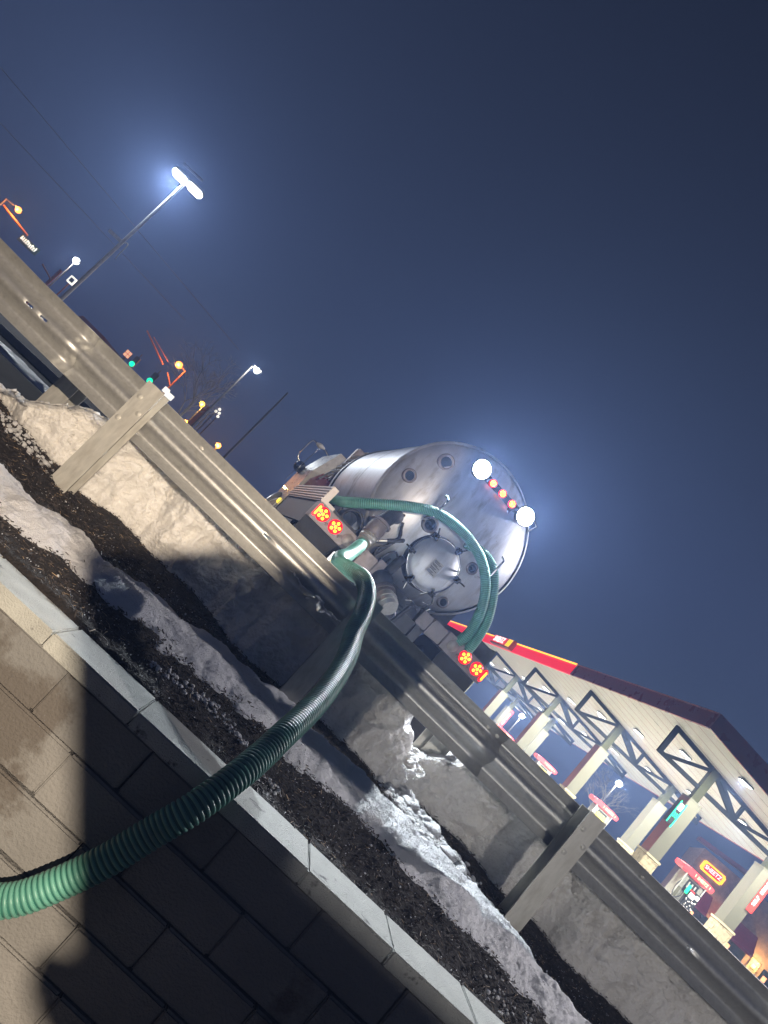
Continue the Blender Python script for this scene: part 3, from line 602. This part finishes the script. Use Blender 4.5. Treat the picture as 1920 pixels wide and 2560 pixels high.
edge = [on_cutter(p) for p in ((.52, 2.88, .45), (.42, 2.88, .49), (.30, 2.88, .52), (.21, 2.88, .575), (.17, 2.88, .65), (.175, 2.88, .71), (.24, 2.88, .74), (.26, 2.88, .76), (.196, 2.88, .79), (-.484, 2.88, 1.48), (-.80, 3.6, 1.55), (-.98, 4.0, 1.60), (-.93, 4.6, 1.68), (-.84, 4.95, 1.78), (-.60, 5.0, 2.04), (-.36, 5.0, 2.14), (-.05, 4.75, 2.35), (.10, 4.75, 2.45), (.4, 4.75, 2.75))]
x1 = 1.9
poly = edge + [(edge[-1][0] + .02, edge[-1][1] + .9), (x1, edge[-1][1] + .9), (x1, edge[0][1] - .3), (edge[0][0] + .1, edge[0][1] - .3)]
bd = MB().add([(x, y, -DD) for x, y in poly] + [(x, y, -DD - .003) for x, y in poly], [tuple(range(len(poly))), tuple(reversed(range(len(poly), 2 * len(poly))))]).build('shadow_cutter', M['dark'], fl); bd.matrix_local = LMX  # unseen sheet added in front of the lamp, outlined to throw the cast shadow
fl_l = light('flood_lamp', 'SPOT', (0, 0, 0), 3000, (1., .82, .62), size=.010, spot=58, blend=.5, parent=fl); fl_l.matrix_local = LMX

L2 = Vector((3.2, -5.0, 2.75))  # fill lamp added to brighten the front of the snow bank
f2 = empty('floodlight', (L2.x, L2.y, 0), label='second pale floodlight added as fill on a stand behind the camera, beam cut by an added sheet', cat='lamp')
q2 = (Vector((1.6, 5, 2)) - L2).to_track_quat('-Z', 'Y'); L2M = Matrix.Translation(L2 - Vector(f2.location)) @ q2.to_matrix().to_4x4(); inv2 = (Matrix.Translation(L2) @ q2.to_matrix().to_4x4()).inverted()
MB().cyl((0, 0, 0), (0, 0, L2.z - .12), .025).cyl((0, 0, .4), (.6, 0, 0), .015).cyl((0, 0, .4), (-.3, .5, 0), .015).cyl((0, 0, .4), (-.3, -.5, 0), .015).build('stand', M['dark'], f2)
MB().box((-.16, -.11, .02), (.16, .11, .12), .01).build('housing', M['dark'], f2).matrix_local = L2M
e2 = [on_cutter(p, .9, inv2) for p in ((6.5, 3.0, 1.40), (.6, 3.0, 1.42), (.12, 4.2, 1.5), (.08, 4.9, 1.7), (.0, 5.0, 2.1), (-.1, 5, 3.0))]
p2 = e2 + [(-1.6, e2[-1][1]), (-1.6, e2[0][1] - .6), (e2[0][0], e2[0][1] - .6)]
MB().add([(x, y, -.9) for x, y in p2] + [(x, y, -.903) for x, y in p2], [tuple(range(len(p2))), tuple(reversed(range(len(p2), 2 * len(p2))))]).build('shadow_cutter', M['dark'], f2).matrix_local = L2M  # added sheet keeping the fill off the wall and the left of the bank
light('flood_lamp', 'SPOT', (0, 0, 0), 950, (1., .94, .88), size=.008, spot=60, blend=.6, parent=f2).matrix_local = L2M
# lot light out of frame at the right, lighting the snow from beyond the rail
LR = Vector((10.8, 10.0, 8.6))
lr = empty('light_pole', (LR.x, LR.y, lot_z(10)), 0, 'tall lot light pole standing to the right, outside the picture', 'street light')
MB().tube([(0, 0, 0), (0, 0, LR.z - lot_z(10))], [.09, .06], 10).build('pole', M['polegrey'], lr)
MB().box((-.9, -.2, LR.z - lot_z(10) + .02), (.1, .2, LR.z - lot_z(10) + .12), .03).build('lamp_head', M['polegrey'], lr)
light('lot_lamp_light', 'SPOT', (-.5, 0, LR.z - lot_z(10) - .06), 4600, (1., .95, .97), size=.12, spot=150, blend=.4, parent=lr).rotation_euler = (Vector((0, 3, 1.5)) - LR).to_track_quat('-Z', 'Y').to_euler()
# ------------------------------------------------------------------ petrol station
ST = empty('station_canopy', (17.72, 31.95, 2.7), R(3.31), 'long petrol station canopy with white underside, black trusses and red lit fascia', 'canopy')
FC = MB().box((-4.5, -4.5, -.2), (9, 45, .03)).build('forecourt', M['forecourt'], kind='structure'); FC.location = (17.72, 31.95, 2.7); FC.rotation_euler = (0, 0, R(3.31))
X0, X1, Y0, Y1 = -3.3, 7.4, -3.35, 43.0
def dz(x): return 5.99 - .10 * (x - X0)
def tz(x): return 6.64 - .065 * (x - X0)
n = 46
for i in range(n):                            # deck panels, each a shallow trapezoid running across the canopy
    y = Y0 + (Y1 - Y0) * i / n; y2 = Y0 + (Y1 - Y0) * (i + 1) / n
    MB().add([(X0, y, dz(X0)), (X1, y, dz(X1)), (X1, y2 - .12, dz(X1)), (X0, y2 - .12, dz(X0)), (X0, y2 - .10, dz(X0) + .010), (X1, y2 - .10, dz(X1) + .010), (X0, y2 - .0, dz(X0) + .010), (X1, y2 - .0, dz(X1) + .010)],
             [(0, 1, 2, 3), (3, 2, 5, 4), (4, 5, 7, 6)]).build('deck_panel', M['deck'], ST)
MB().add([(X0, Y0, tz(X0)), (X1, Y0, tz(X1)), (X1, Y1, tz(X1)), (X0, Y1, tz(X0))], [(0, 1, 2, 3)]).build('roof', M['fascia'], ST)
yl = 10.6
MB().box((X0 - .10, Y0 - .1, dz(X0) - .02), (X0, yl, tz(X0) + .03)).build('fascia', M['fascia'], ST)
MB().box((X0 - .10, yl, dz(X0) - .02), (X0, Y1 + .1, tz(X0) + .03)).build('lit_fascia', M['redface'], ST, label='backlit bright red fascia along the far part of the canopy edge')
MB().tube([(X0 - .14, yl, tz(X0) + .02), (X0 - .14, Y1, tz(X0) + .02)], .05, 8).build('neon_tube', M['neon'], ST)
MB().tube([(X0 - .12, Y0, tz(X0) + .01), (X0 - .12, yl, tz(X0) + .01)], .03, 8).build('edge_trim', pm('unlit_red_trim', (.5, .12, .12), .3, bump=0), ST)
MB().add([(X0, Y0 - .1, dz(X0) - .02), (X1, Y0 - .1, dz(X1) - .02), (X1, Y0 - .1, tz(X1) + .03), (X0, Y0 - .1, tz(X0) + .03), (X0, Y0, dz(X0) - .02), (X1, Y0, dz(X1) - .02), (X1, Y0, tz(X1) + .03), (X0, Y0, tz(X0) + .03)],
         [(0, 1, 2, 3), (5, 4, 7, 6), (0, 4, 5, 1), (3, 2, 6, 7)]).build('end_fascia', M['fascia'], ST)
MB().box((X1, Y0, dz(X1) - .02), (X1 + .1, Y1, tz(X1) + .03)).build('rear_fascia', M['fascia'], ST)
def bar(par, a, b, y, w=.1, m=M['trussm'], name='brace'):
    a = Vector(a); b = Vector(b); d = (b - a).normalized(); nn = Vector((-d.y, d.x)) * w / 2
    return MB().prism([(a.x + nn.x, a.y + nn.y), (a.x - nn.x, a.y - nn.y), (b.x - nn.x, b.y - nn.y), (b.x + nn.x, b.y + nn.y)], y - .07, y + .07).build(name, m, par)
tr0 = empty('truss'); tr0.parent = ST
bar(tr0, (-2.5, 5.84), (6.7, 4.93), 0, .22, name='chord'); bar(tr0, (-2.5, 4.60), (6.7, 4.60), 0, .18, name='chord'); bar(tr0, (-2.46, 4.52), (-2.46, 5.9), 0, .22)
for a, b in (((-2.2, 4.62), (-.15, 5.5)), ((-2.35, 5.75), (-1.9, 4.66))[:0] or ((-2.2, 4.62), (-.15, 5.5)), ((.15, 5.45), (1.75, 4.66)), ((.45, 5.5), (2.0, 4.66)), ((1.95, 4.6), (1.95, 5.38)), ((2.15, 4.66), (4.2, 5.15)), ((4.55, 5.05), (6.5, 4.66)), ((6.6, 4.55), (6.6, 4.95))): bar(tr0, a, b, 0, .15)
trs = [tr0] + [copy_tree(tr0, ST) for _ in range(4)]
for k, t in enumerate(trs): t.location = (0, 9 * k, 0)
def stone_base(par):
    sb = MB().box((-.40, -.40, 1.06), (.40, .40, 1.16), .01).build('stone_base', M['stone'], par); rr = random.Random(5)
    MB().box((-.34, -.34, 0), (.34, .34, 1.05)).build('core', M['stone'], sb); mb = MB(); z = .0
    while z < 1.02:
        h = min(rr.choice((.1, .14, .2)), 1.05 - z)
        for q in range(4):
            u = -.36
            while u < .34:
                w = min(rr.uniform(.14, .34), .36 - u); d = .36 + rr.uniform(0, .025)
                mb.box((u + .006, -d, z + .005), (u + w - .004, -.33, z + h - .005), .006, Matrix.Rotation(R(90 * q), 4, 'Z')); u += w
        z += h
    o = mb.build('stone_courses', M['stone'], sb); o['kind'] = 'stuff'
def column(x, side):
    c = empty('column'); c.parent = ST; c.location = (x, 0, 0)
    MB().box((-.32, -.32, 1.16), (.32, .32, 3.98), .01).build('cladding', M['clad'], c)
    MB().box((-.335, -.335, 3.98), (.335, .335, 4.03)).build('cladding_cap', M['clad'], c)
    MB().box((-.19, -.12, 4.03), (.19, .12, dz(x) - .02)).build('neck', M['neck'], c)
    if side: MB().box((-.327, -.31, 1.17), (-.32, .31, 3.97)).build('side_panel', M['sidered'], c)
    stone_base(c); return c
for x, side in ((0, True), (4.38, False)):
    c0 = column(x, side)
    for k in range(1, 5): c = copy_tree(c0, ST); c.location = (x, 9 * k, 0)
# downlights in the deck
for x in (-.0 - .25, 3.95):
    for k in range(10):
        y = -2.4 + 4.5 * k
        if k == 0: d0 = None
        d = MB().box((x - .3, y - .16, dz(x) - .09), (x + .3, y + .16, dz(x) - .02), .01).build('downlight', M['clad'], ST)
        MB().box((x - .26, y - .13, dz(x) - .105), (x + .26, y + .13, dz(x) - .088)).build('lens', M['signwhite'] if False else M['lotlamp2'] if 'lotlamp2' in M else M.setdefault('lotlamp2', em('downlight_led', (1., .98, .92), 9.)), d)
        light('downlight_lamp', 'AREA', (x, y, dz(x) - .13), 1150, (1., .97, .84), target=(x, y, 0), size=.5, parent=ST)
# fascia sign
sg = empty('fascia_sign'); sg.parent = ST
MB().box((X0 - .45, 21.3, 5.98), (X0 - .1, 26.0, 6.72), .02).build('sign_box', M['fascia'], sg)
MB().box((X0 - .47, 22.6, 6.10), (X0 - .45, 25.8, 6.64)).build('sign_face', M['signred'], sg)
MB().box((X0 - .47, 21.5, 6.10), (X0 - .45, 22.35, 6.66)).build('yellow_patch', M['signyellow'], sg)
text('letters', 'SHEETZ', .62, M['signwhite'], Matrix.Translation((X0 - .49, 24.2, 6.37)) @ Matrix.Rotation(R(-90), 4, 'Z') @ RX, sg, .01, xs=1.15)
# price sign on the first left column
ps = empty('price_sign'); ps.parent = ST
MB().box((-.62, -.46, 2.60), (-.34, -.12, 3.62), .01).build('sign_case', M['pumpdark'], ps)
MB().box((-.635, -.475, 2.6), (-.60, -.43, 3.66)).box((-.36, -.475, 2.5), (-.31, -.43, 3.66)).build('green_edge', M['pricegreen'], ps)
MB().box((-.59, -.475, 3.26), (-.40, -.46, 3.56)).build('white_panel', M['signwhite'], ps)
text('digits', '35', .30, M['pricegreen'], Matrix.Translation((-.49, -.48, 3.0)) @ RX, ps, .005, xs=.75)
# vertical red sign on the first right column and on the fifth
for y in (0, 36):
    vs_ = empty('column_sign'); vs_.parent = ST
    MB().box((4.38 + .10, y - .40, 2.2), (4.38 + .42, y - .34, 4.02), .02).build('sign_face', M['signred'] if y == 0 else M['pumpred'], vs_)
    text('letters', 'SELF  SERVE', .21, M['signwhite'], Matrix.Translation((4.38 + .21, y - .41, 3.1)) @ RX @ Matrix.Rotation(R(90), 4, 'Z'), vs_, .004, xs=1.1)

# pumps
def pump(x, y, label):
    p = empty('fuel_pump', label=label, cat='fuel pump', group='fuel pumps under the canopy')
    b = MB().box((-.52, -.28, .25), (.52, .28, 1.58), .02).build('body', M['pumpbody'], p)
    MB().box((-.6, -.4, 0), (.6, .4, .25), .03).build('plinth', M['forecourt'], p)
    MB().box((-.28, -.30, .95), (.30, -.27, 1.5)).build('screen_panel', M['pumpdark'], p)
    MB().box((-.47, -.295, .5), (-.33, -.27, 1.0)).box((.33, -.295, .4), (.44, -.27, 1.1)).build('side_plate', M['clad'], p)
    for k in range(3): MB().box((-.22 + .17 * k, -.33, 1.14), (-.16 + .17 * k, -.29, 1.42), .01).build('nozzle', M['cabwhite'], p)
    MB().tube(catmull([(-.5, -.3, 1.4), (-.62, -.34, .9), (-.5, -.36, .5), (-.2, -.33, .7), (-.2, -.32, 1.15)], .08), .018, 6).build('pump_hose', M['rubber'], p)
    for q in (-.56, .52): MB().box((q, -.34, .4), (q + .04, -.25, 1.62)).build('side_trim', M['cabwhite'], p)
    tp = MB().prism([(-.85, 1.68), (-.78, 1.62), (.78, 1.62), (.85, 1.68), (.85, 1.84), (.5, 1.90), (-.5, 1.90), (-.85, 1.84)], -.34, .34).build('topper', M['pumpred'], p)
    text('topper_text', 'I  SHEETZ  I', .17, pm('topper_letters', (.9, .75, .4), .5, bump=0, emit=(1, .8, .4), es=.5) if 'tl' not in M else M['tl'], Matrix.Translation((.22, -.35, 1.755)) @ RX, tp, .004)
    return p
pumps = []
for k, lab in ((0, 'nearest fuel pump with red topper, beside the SHEETZ wall sign'), (1, 'fuel pump with red topper and yellow panel, seen just above the leaning steel post'),
               (2, 'small fuel pump with yellow panel, half hidden behind the rail between tan columns'), (3, 'small fuel pump with red topper below the pair of distant tan columns'),
               (4, 'farthest fuel pump, its red and white topper just over the rail')):
    p = pump(0, 0, lab); p.location = ST.matrix_basis @ Vector((2.1, 9 * k, 0)) if False else Vector((17.72, 31.95, 2.7)) + Vector((2.1 * math.cos(R(3.31)) - 9 * k * math.sin(R(3.31)), 2.1 * math.sin(R(3.31)) + 9 * k * math.cos(R(3.31)), 0.03)); p.rotation_euler = (0, 0, R(3.31)); pumps.append(p)
for p in pumps[1:3]: MB().box((-.30, -.34, 1.0), (.32, -.31, 1.38)).build('yellow_panel', M['yellow'], p)
# screen / payment terminal by the first pump
pt = empty('payment_terminal', pumps[0].location + Vector((-.02, -.75, 0)), R(3.31), 'black payment terminal with bright white screens and stickers in front of the nearest pump', 'terminal')
MB().box((-.30, -.1, 0), (.30, .1, 1.22), .03).build('case', M['pumpdark'], pt)
MB().box((-.22, -.112, .90), (.05, -.098, 1.10)).build('screen', M['signwhite'], pt); MB().box((.08, -.112, 1.0), (.24, -.098, 1.16)).build('screen', M['signwhite'], pt)
MB().box((-.38, -.12, .92), (-.31, .05, 1.3), .02).build('green_strip', M['pricegreen'], pt); MB().box((-.29, -.115, 1.13), (-.05, -.09, 1.19)).build('red_strip', M['pumpred'], pt)
mb = MB(); rr = random.Random(3)
for k in range(26): x = rr.uniform(-.26, .26); z = rr.uniform(.35, .85); mb.box((x, -.112, z), (x + rr.uniform(.015, .05), -.1, z + rr.uniform(.015, .04)))
o = mb.build('stickers', M['signwhite'], pt); o['kind'] = 'stuff'

# store
sto = empty('store_building', (36.4, 60, 2.7), R(-25), 'brown brick store with maroon cornice and lit SHEETZ sign', 'building')
MB().box((0, 0, 0), (26, 9, 5.9)).build('wall', M['brick'], sto)
MB().prism([(-.8, 6.0), (5.2, 6.55), (5.2, 6.85), (-.8, 6.3)], -.8, .5).build('cornice', M['storetrim'], sto)
MB().box((3.4, -.3, 0), (30, 0, 5.2)).build('front_bay', M['brick'], sto)
mb = MB(); rr = random.Random(8)
ss = empty('wall_sign'); ss.parent = sto
MB().box((.45, -.25, 4.45), (2.35, -.05, 5.25), .1).build('sign_body', M['signyellow'], ss); MB().box((.68, -.30, 4.57), (2.12, -.24, 5.13), .08).build('sign_face', M['signred'], ss)
text('letters', 'SHEETZ', .42, M['signwhite'], Matrix.Translation((1.40, -.33, 4.85)) @ RX, ss, .01, xs=.95)
for x0, x1 in ((.2, 2.6), (3.2, 6.4)):
    a = MB().add([(x0, -1.3, 2.1), (x1, -1.3, 2.1), (x1 - .2, -.31, 3.4), (x0 + .2, -.31, 3.4), (x0, -1.3, 1.9), (x1, -1.3, 1.9)], [(0, 1, 2, 3), (4, 5, 1, 0)]).build('awning', M['awning'], sto)
    MB().add([(x0, -1.3, 2.1), (x0 + .2, -.31, 3.4), (x0 + .2, -.31, 2.1)], [(0, 1, 2)]).build('awning_side', M['awninglit'], a)
for x in (.5, 3.6, 6.6):
    sc = MB().box((x, -.5, 0), (x + .7, -.3, 2.1), .03).build('stone_pier', M['stone'], sto)
    MB().box((x + .2, -.66, 1.45), (x + .5, -.5, 1.75), .04).build('pier_lamp', M['lampwarm'], sc)
    light('pier_glow', 'POINT', (x + .35, -1.1, 1.9), 170, (1., .7, .25), size=.1, parent=sto)
for x in (1.5, 4.6, 7.6): 
    w = MB().box((x, -.36, .5), (x + 1.6, -.3, 2.0)).build('window', M['glassdark'], sto)
    MB().box((x + .2, -.365, 1.2), (x + .5, -.358, 1.6)).build('window_poster', M['window'], w)

# ------------------------------------------------------------------ street lights and far things, placed at their real distance
def P(a, e, y): return Vector((a * y, y, 2.2 + e * y))
def gzf(y): return lot_z(y)
def lamp_pole(a, y, ztop, rpole, label, heads, rot=0, mat='lotlamp', power=0, col=(.95, 1, 1), pole_m='poledark', arm=.6, name='light_pole', group=None, hr=.2):
    p = empty(name, (a * y, y, gzf(y)), rot, label, 'street light', group)
    h = 2.2 + ztop * y - gzf(y)
    MB().tube([(0, 0, 0), (0, 0, h)], [rpole * 1.5, rpole], 10).build('pole', M[pole_m], p)
    for dx in heads:
        MB().cyl((0, 0, h - .05), (dx * .6, 0, h), .04).build('arm', M[pole_m], p)
        hd = MB().box((dx - arm / 2, -.18, h), (dx + arm / 2, .18, h + .13), .03).build('lamp_head', M[pole_m], p)
        (MB().box((dx - arm * .48, -.22, h - .17), (dx + arm * .48, .2, h + .08), .06) if name == 'light_pole' and power else MB().ball((dx, 0, h - .02), hr, 14, 8)).build('lamp_glass', M[mat], hd)
    if heads and not power: light('street_lamp_light', 'POINT', (heads[0], -.5, h - .1), {'lotlamp': 700, 'sodium': 650, 'sodium2': 450}[mat] * (y / 60) ** 2, {'lotlamp': (.95, 1, 1), 'sodium': (1, .36, .07), 'sodium2': (1, .55, .12)}[mat], size=.15, parent=p)
    if power: light('street_lamp_light', 'SPOT', (heads[0] if heads else 0, 0, h - .35), power, col, target=(0, -8, -h) , size=.25, spot=165, blend=.4, parent=p)
    return p
lp = lamp_pole(-.495, 27, .288, .055, 'tall lot light pole with twin blazing white heads high at upper left', (-.30, .42), power=5200, col=(.93, .97, 1.), pole_m='polegrey', arm=.62, hr=.17)
MB().box((-.62, -.05, 4.08), (-.02, .05, 4.2)).box((-.55, -.05, 8.12 - .35), (.35, .05, 8.2 - .35)).tube(catmull([(.02, 0, 4.16), (.2, 0, 4.22), (.24, 0, 3.7), (.28, 0, 3.5)], .05), .02, 6).build('bracket_arm', M['polegrey'], lp)
lamp_pole(-.258, 45, .165, .05, 'thin pole with one round white lamp, behind the bare tree', (.38,), hr=.19, mat='lotlamp')
lamp_pole(-.2, 40, .171, .05, 'bare wooden utility pole standing left of the truck', (), pole_m='poledark', name='utility_pole')
lamp_pole(-.518, 60, .108, .05, 'distant pole with a small white lamp low at far left', (.0,), hr=.27, mat='lotlamp')
lamp_pole(-.64, 60, .105, .07, 'street light pole with an orange lamp at the left edge', (1.3,), hr=.26, mat='sodium', arm=.7)
lamp_pole(-.315, 62, .100, .06, 'orange street light on a curved arm left of the bare tree', (-.7,), hr=.30, mat='sodium', pole_m='sodiumtint', arm=.6)
lamp_pole(-.266, 70, .083, .05, 'yellow street light shining through the bare tree', (-.2,), hr=.28, mat='sodium2')
lamp_pole(-.266, 75, .052, .05, 'low orange street light just above the rail below the bare tree', (.0,), hr=.26, mat='sodium')
lamp_pole(-.216, 70, .058, .05, 'small orange street light beside the utility pole', (.0,), hr=.26, mat='sodium')
lamp_pole(-.11, 45, .099, .04, 'small white lamp on a thin pole beside the truck mirror', (.0,), hr=.13, mat='lotlamp')
lamp_pole(.312, 75, .070, .06, 'white light pole seen between the distant canopy columns', (.0,), hr=.27, mat='lotlamp')
lamp_pole(.464, 60, .092, .06, 'white light pole behind the second fuel pump', (.1,), hr=.26, mat='lotlamp')
lamp_pole(.232, 60, .050, .05, 'short pale pole under the right end of the light bar', (), name='bollard_pole')
# traffic signals
def signal(a, e, y, label):
    s = empty('traffic_signal', P(a, e, y), 0, label, 'traffic light', 'traffic lights over the junction')
    MB().box((-.2, -.1, -.45), (.2, .12, .55), .03).build('housing', M['poledark'], s)
    MB().ball((0, -.12, -.2), .22, 14, 8, sc=(1, .5, 1)).build('green_lens', M['greenlight'], s)
    MB().cyl((0, 0, .5), (0, 0, .9), .04).build('hanger', M['poledark'], s)
signal(-.370, .062, 60, 'green traffic light nearest to the lit window, upper left of the pair'); signal(-.338, .062, 55, 'green traffic light just above the top of the near steel post')
ms = empty('mast_arm', P(-.315, 0, 62), 0, 'orange lit mast arm and pole of the junction signals', 'signal mast')
MB().cyl(P(-.388, .104, 62) - P(-.315, 0, 62), P(-.342, .086, 62) - P(-.315, 0, 62), .07).build('arm', M['sodiumtint'], ms)
MB().cyl(P(-.376, .104, 62) - P(-.315, 0, 62), P(-.340, .093, 62) - P(-.315, 0, 62), .035).build('cable', M['sodiumtint'], ms)
MB().cyl(P(-.330, .082, 62) - P(-.315, 0, 62), P(-.316, .072, 62) - P(-.315, 0, 62), .06).build('lower_arm', M['sodiumtint'], ms)
def board(name, a, e, y, w, h, m, label, cat, thick=.06):
    o = MB().box((-w / 2, 0, -h / 2), (w / 2, thick, h / 2), .01).build(name, m); o.location = P(a, e, y); return tag(o, label, cat)
wn = empty('lit_window_box', P(-.384, .065, 75) - Vector((0, 0, 2.2 + .065 * 75 - 2.72)), 0, 'small four pane orange lit box on a dark post', 'sign')
MB().box((-.08, .2, 0), (.08, .35, 4.5)).build('post', M['poledark'], wn)
wf = MB().box((-.36, .1, 3.95), (.36, .2, 4.7)).build('window', M['poledark'], wn)
for i in (-1, 1):
    for j in (-1, 1): MB().box((.17 * i - .14, .06, 4.32 + .18 * j - .15), (.17 * i + .14, .1, 4.32 + .18 * j + .15)).build('pane', M['window'], wf)
board('lit_sign', -.315, .064, 60, .5, .45, M['whitelight'], 'small white lit sign left of the bare tree', 'sign'); board('lit_sign', -.307, .0615, 60, .7, .45, M['whitelight'], 'wider white lit sign just right of the small one', 'sign')
sg2 = empty('street_name_sign', P(-.577, .081, 60), 0, 'pale lettered street name sign hanging at the left edge', 'sign')
MB().box((-.9, 0, -.35), (1.0, .06, .3)).build('panel', pm('green_sign', (.02, .06, .04), .6, bump=0), sg2); mb = MB(); rr = random.Random(2)
for k in range(9): mb.box((-.75 + .18 * k, -.02, -.2 + .1 * rr.random()), (-.68 + .18 * k, 0, .1 + .12 * rr.random())); mb.box((-.75 + .18 * k, -.02, -.05 + .2 * rr.random()), (-.63 + .18 * k, 0, .02 + .2 * rr.random()))
mb.build('sign_text', M['whitelight'], sg2)['kind'] = 'stuff'
MB().cyl((-3.6, .1, .9), (-.6, .1, .45), .09).build('sign_arm', M['sodiumtint'], sg2)
ps2 = empty('pedestrian_signal', P(-.503, .085, 55), 0, 'white framed pedestrian signal head on a short orange lit post', 'signal')
MB().box((-.28, -.08, -.28), (.28, .1, .28), .03).build('housing', M['whitelight'], ps2); MB().box((-.16, -.1, -.16), (.16, -.08, .16)).build('face', M['poledark'], ps2); MB().cyl((0, 0, -.3), (0, 0, -4.1), .05).build('post', M['sodiumtint'], ps2)
op = empty('sign_post', P(-.523, 0, 55), 0, 'orange lit vertical post with a side arm near the pedestrian signal', 'post')
MB().box((-.10, 0, .6), (.10, .1, 4.7)).build('post', M['sodiumtint'], op); MB().cyl((0, 0, 3.7), (-1.2, 0, 4.1), .07).build('side_arm', M['sodiumtint'], op)
op = empty('sign_post', P(-.262, 0, 60), 0, 'orange lit wooden post under the bare tree', 'post')
MB().box((-.2, 0, .6), (.2, .1, 5.2)).build('post', M['sodiumtint'], op); MB().cyl((.5, 0, 3.2), (.5, 0, 4.9), .07).build('side_rod', M['polegrey'], op)
op = empty('twin_pole_sign', P(-.247, 0, 60), 0, 'small white cluster sign on two thin dim poles', 'sign')
MB().cyl((-.15, 0, .6), (-.15, 0, 5.2), .05).build('pole', M['poledark'], op); MB().cyl((.2, 0, .6), (.2, 0, 5.2), .05).build('pole', M['poledark'], op)
for i, j in ((-.15, 5.3), (.15, 5.35), (-.05, 5.6), (.25, 5.1)): MB().ball((i, -.1, j), .12, 8, 6).build('bulb', M['whitelight'], op)
# red roofed house
rh = empty('red_roofed_house', P(-.44, 0, 80), 0, 'dim house with a maroon roof just showing over the rail at left', 'house')
MB().box((-2.5, 0, .5), (3, 6, 3.2)).build('wall', M['brick'], rh); MB().prism([(-3, 3.1), (3.4, 3.1), (1.8, 4.8), (-1.4, 4.9)], -.4, 6.4).build('roof', pm('maroon_roof', (.16, .06, .05), .8, bump=0), rh)
for a, b in (((-36, 40, 9.6), (-24, 66, 12)), ((-34, 38, 11.4), (-20, 70, 14.))):
    o = MB().cyl((0, 0, 0), Vector(b) - Vector(a), .02, 6).build('overhead_wire', M['poledark']); o.location = a; tag(o, 'thin overhead wire crossing the sky at upper left, the %s of the two' % ('lower' if a[0] == -36 else 'upper'), 'wire', 'overhead wires')
# trees: tapered trunk, limbs and many fine bare twigs
def tree(loc, h, spread, label, seed, lights=0, trunk_r=.16):
    t = empty('bare_tree', loc, 0, label, 'tree'); rr = random.Random(seed); mb = MB(); mt = MB()
    mt.tube([(0, 0, 0), (.05, 0, h * .3), (0, .05, h * .5)], [trunk_r, trunk_r * .7, trunk_r * .4], 8); mt.build('trunk', M['bark'], t)
    def grow(p, d, l, r, n):
        e = p + d * l; mb.tube([p, p + d * l * .5 + Vector((rr.gauss(0, .05), rr.gauss(0, .05), rr.gauss(0, .05))) * l, e], [r, r * .8, r * .6], 4, cap=False)
        if n == 0: return
        for k in range(rr.choice((2, 3, 3))):
            nd = (d + Vector((rr.gauss(0, spread), rr.gauss(0, spread), rr.gauss(.08, spread * .7)))).normalized(); grow(e, nd, l * rr.uniform(.6, .85), r * .6, n - 1)
    for k in range(6): grow(Vector((0, 0, h * (.2 + .06 * k))), Vector((rr.gauss(0, .5), rr.gauss(0, .5), 1)).normalized(), h * .2, trunk_r * .35, 5)
    mb.build('crown', M['bark'], t); return t
tree(P(-.279, 0, 56) * 1 + Vector((0, 0, 2.72 - 2.2)), 7.6, .55, 'bare leafless tree among the street lights left of the truck', 4)
tree(Vector((29.5, 63, 2.72)), 5.8, .5, 'bare leafless tree behind the second fuel pump', 9, trunk_r=.12)

# ------------------------------------------------------------------ glow volume imitating lens glare, added as haze
hz = MB().box((-160, -12, -1.5), (160, 190, 11.8)).build('glare_haze', bpy.data.materials.new('glare_haze'), kind='stuff')
hm = hz.data.materials[0]; hm.use_nodes = True; t = hm.node_tree; t.nodes.clear()
ho = t.nodes.new('ShaderNodeOutputMaterial'); pv = t.nodes.new('ShaderNodeVolumePrincipled'); pv.inputs['Density'].default_value = .0026; pv.inputs['Color'].default_value = (.34, .50, 1, 1); pv.inputs['Anisotropy'].default_value = .6
t.links.new(pv.outputs[0], ho.inputs['Volume'])
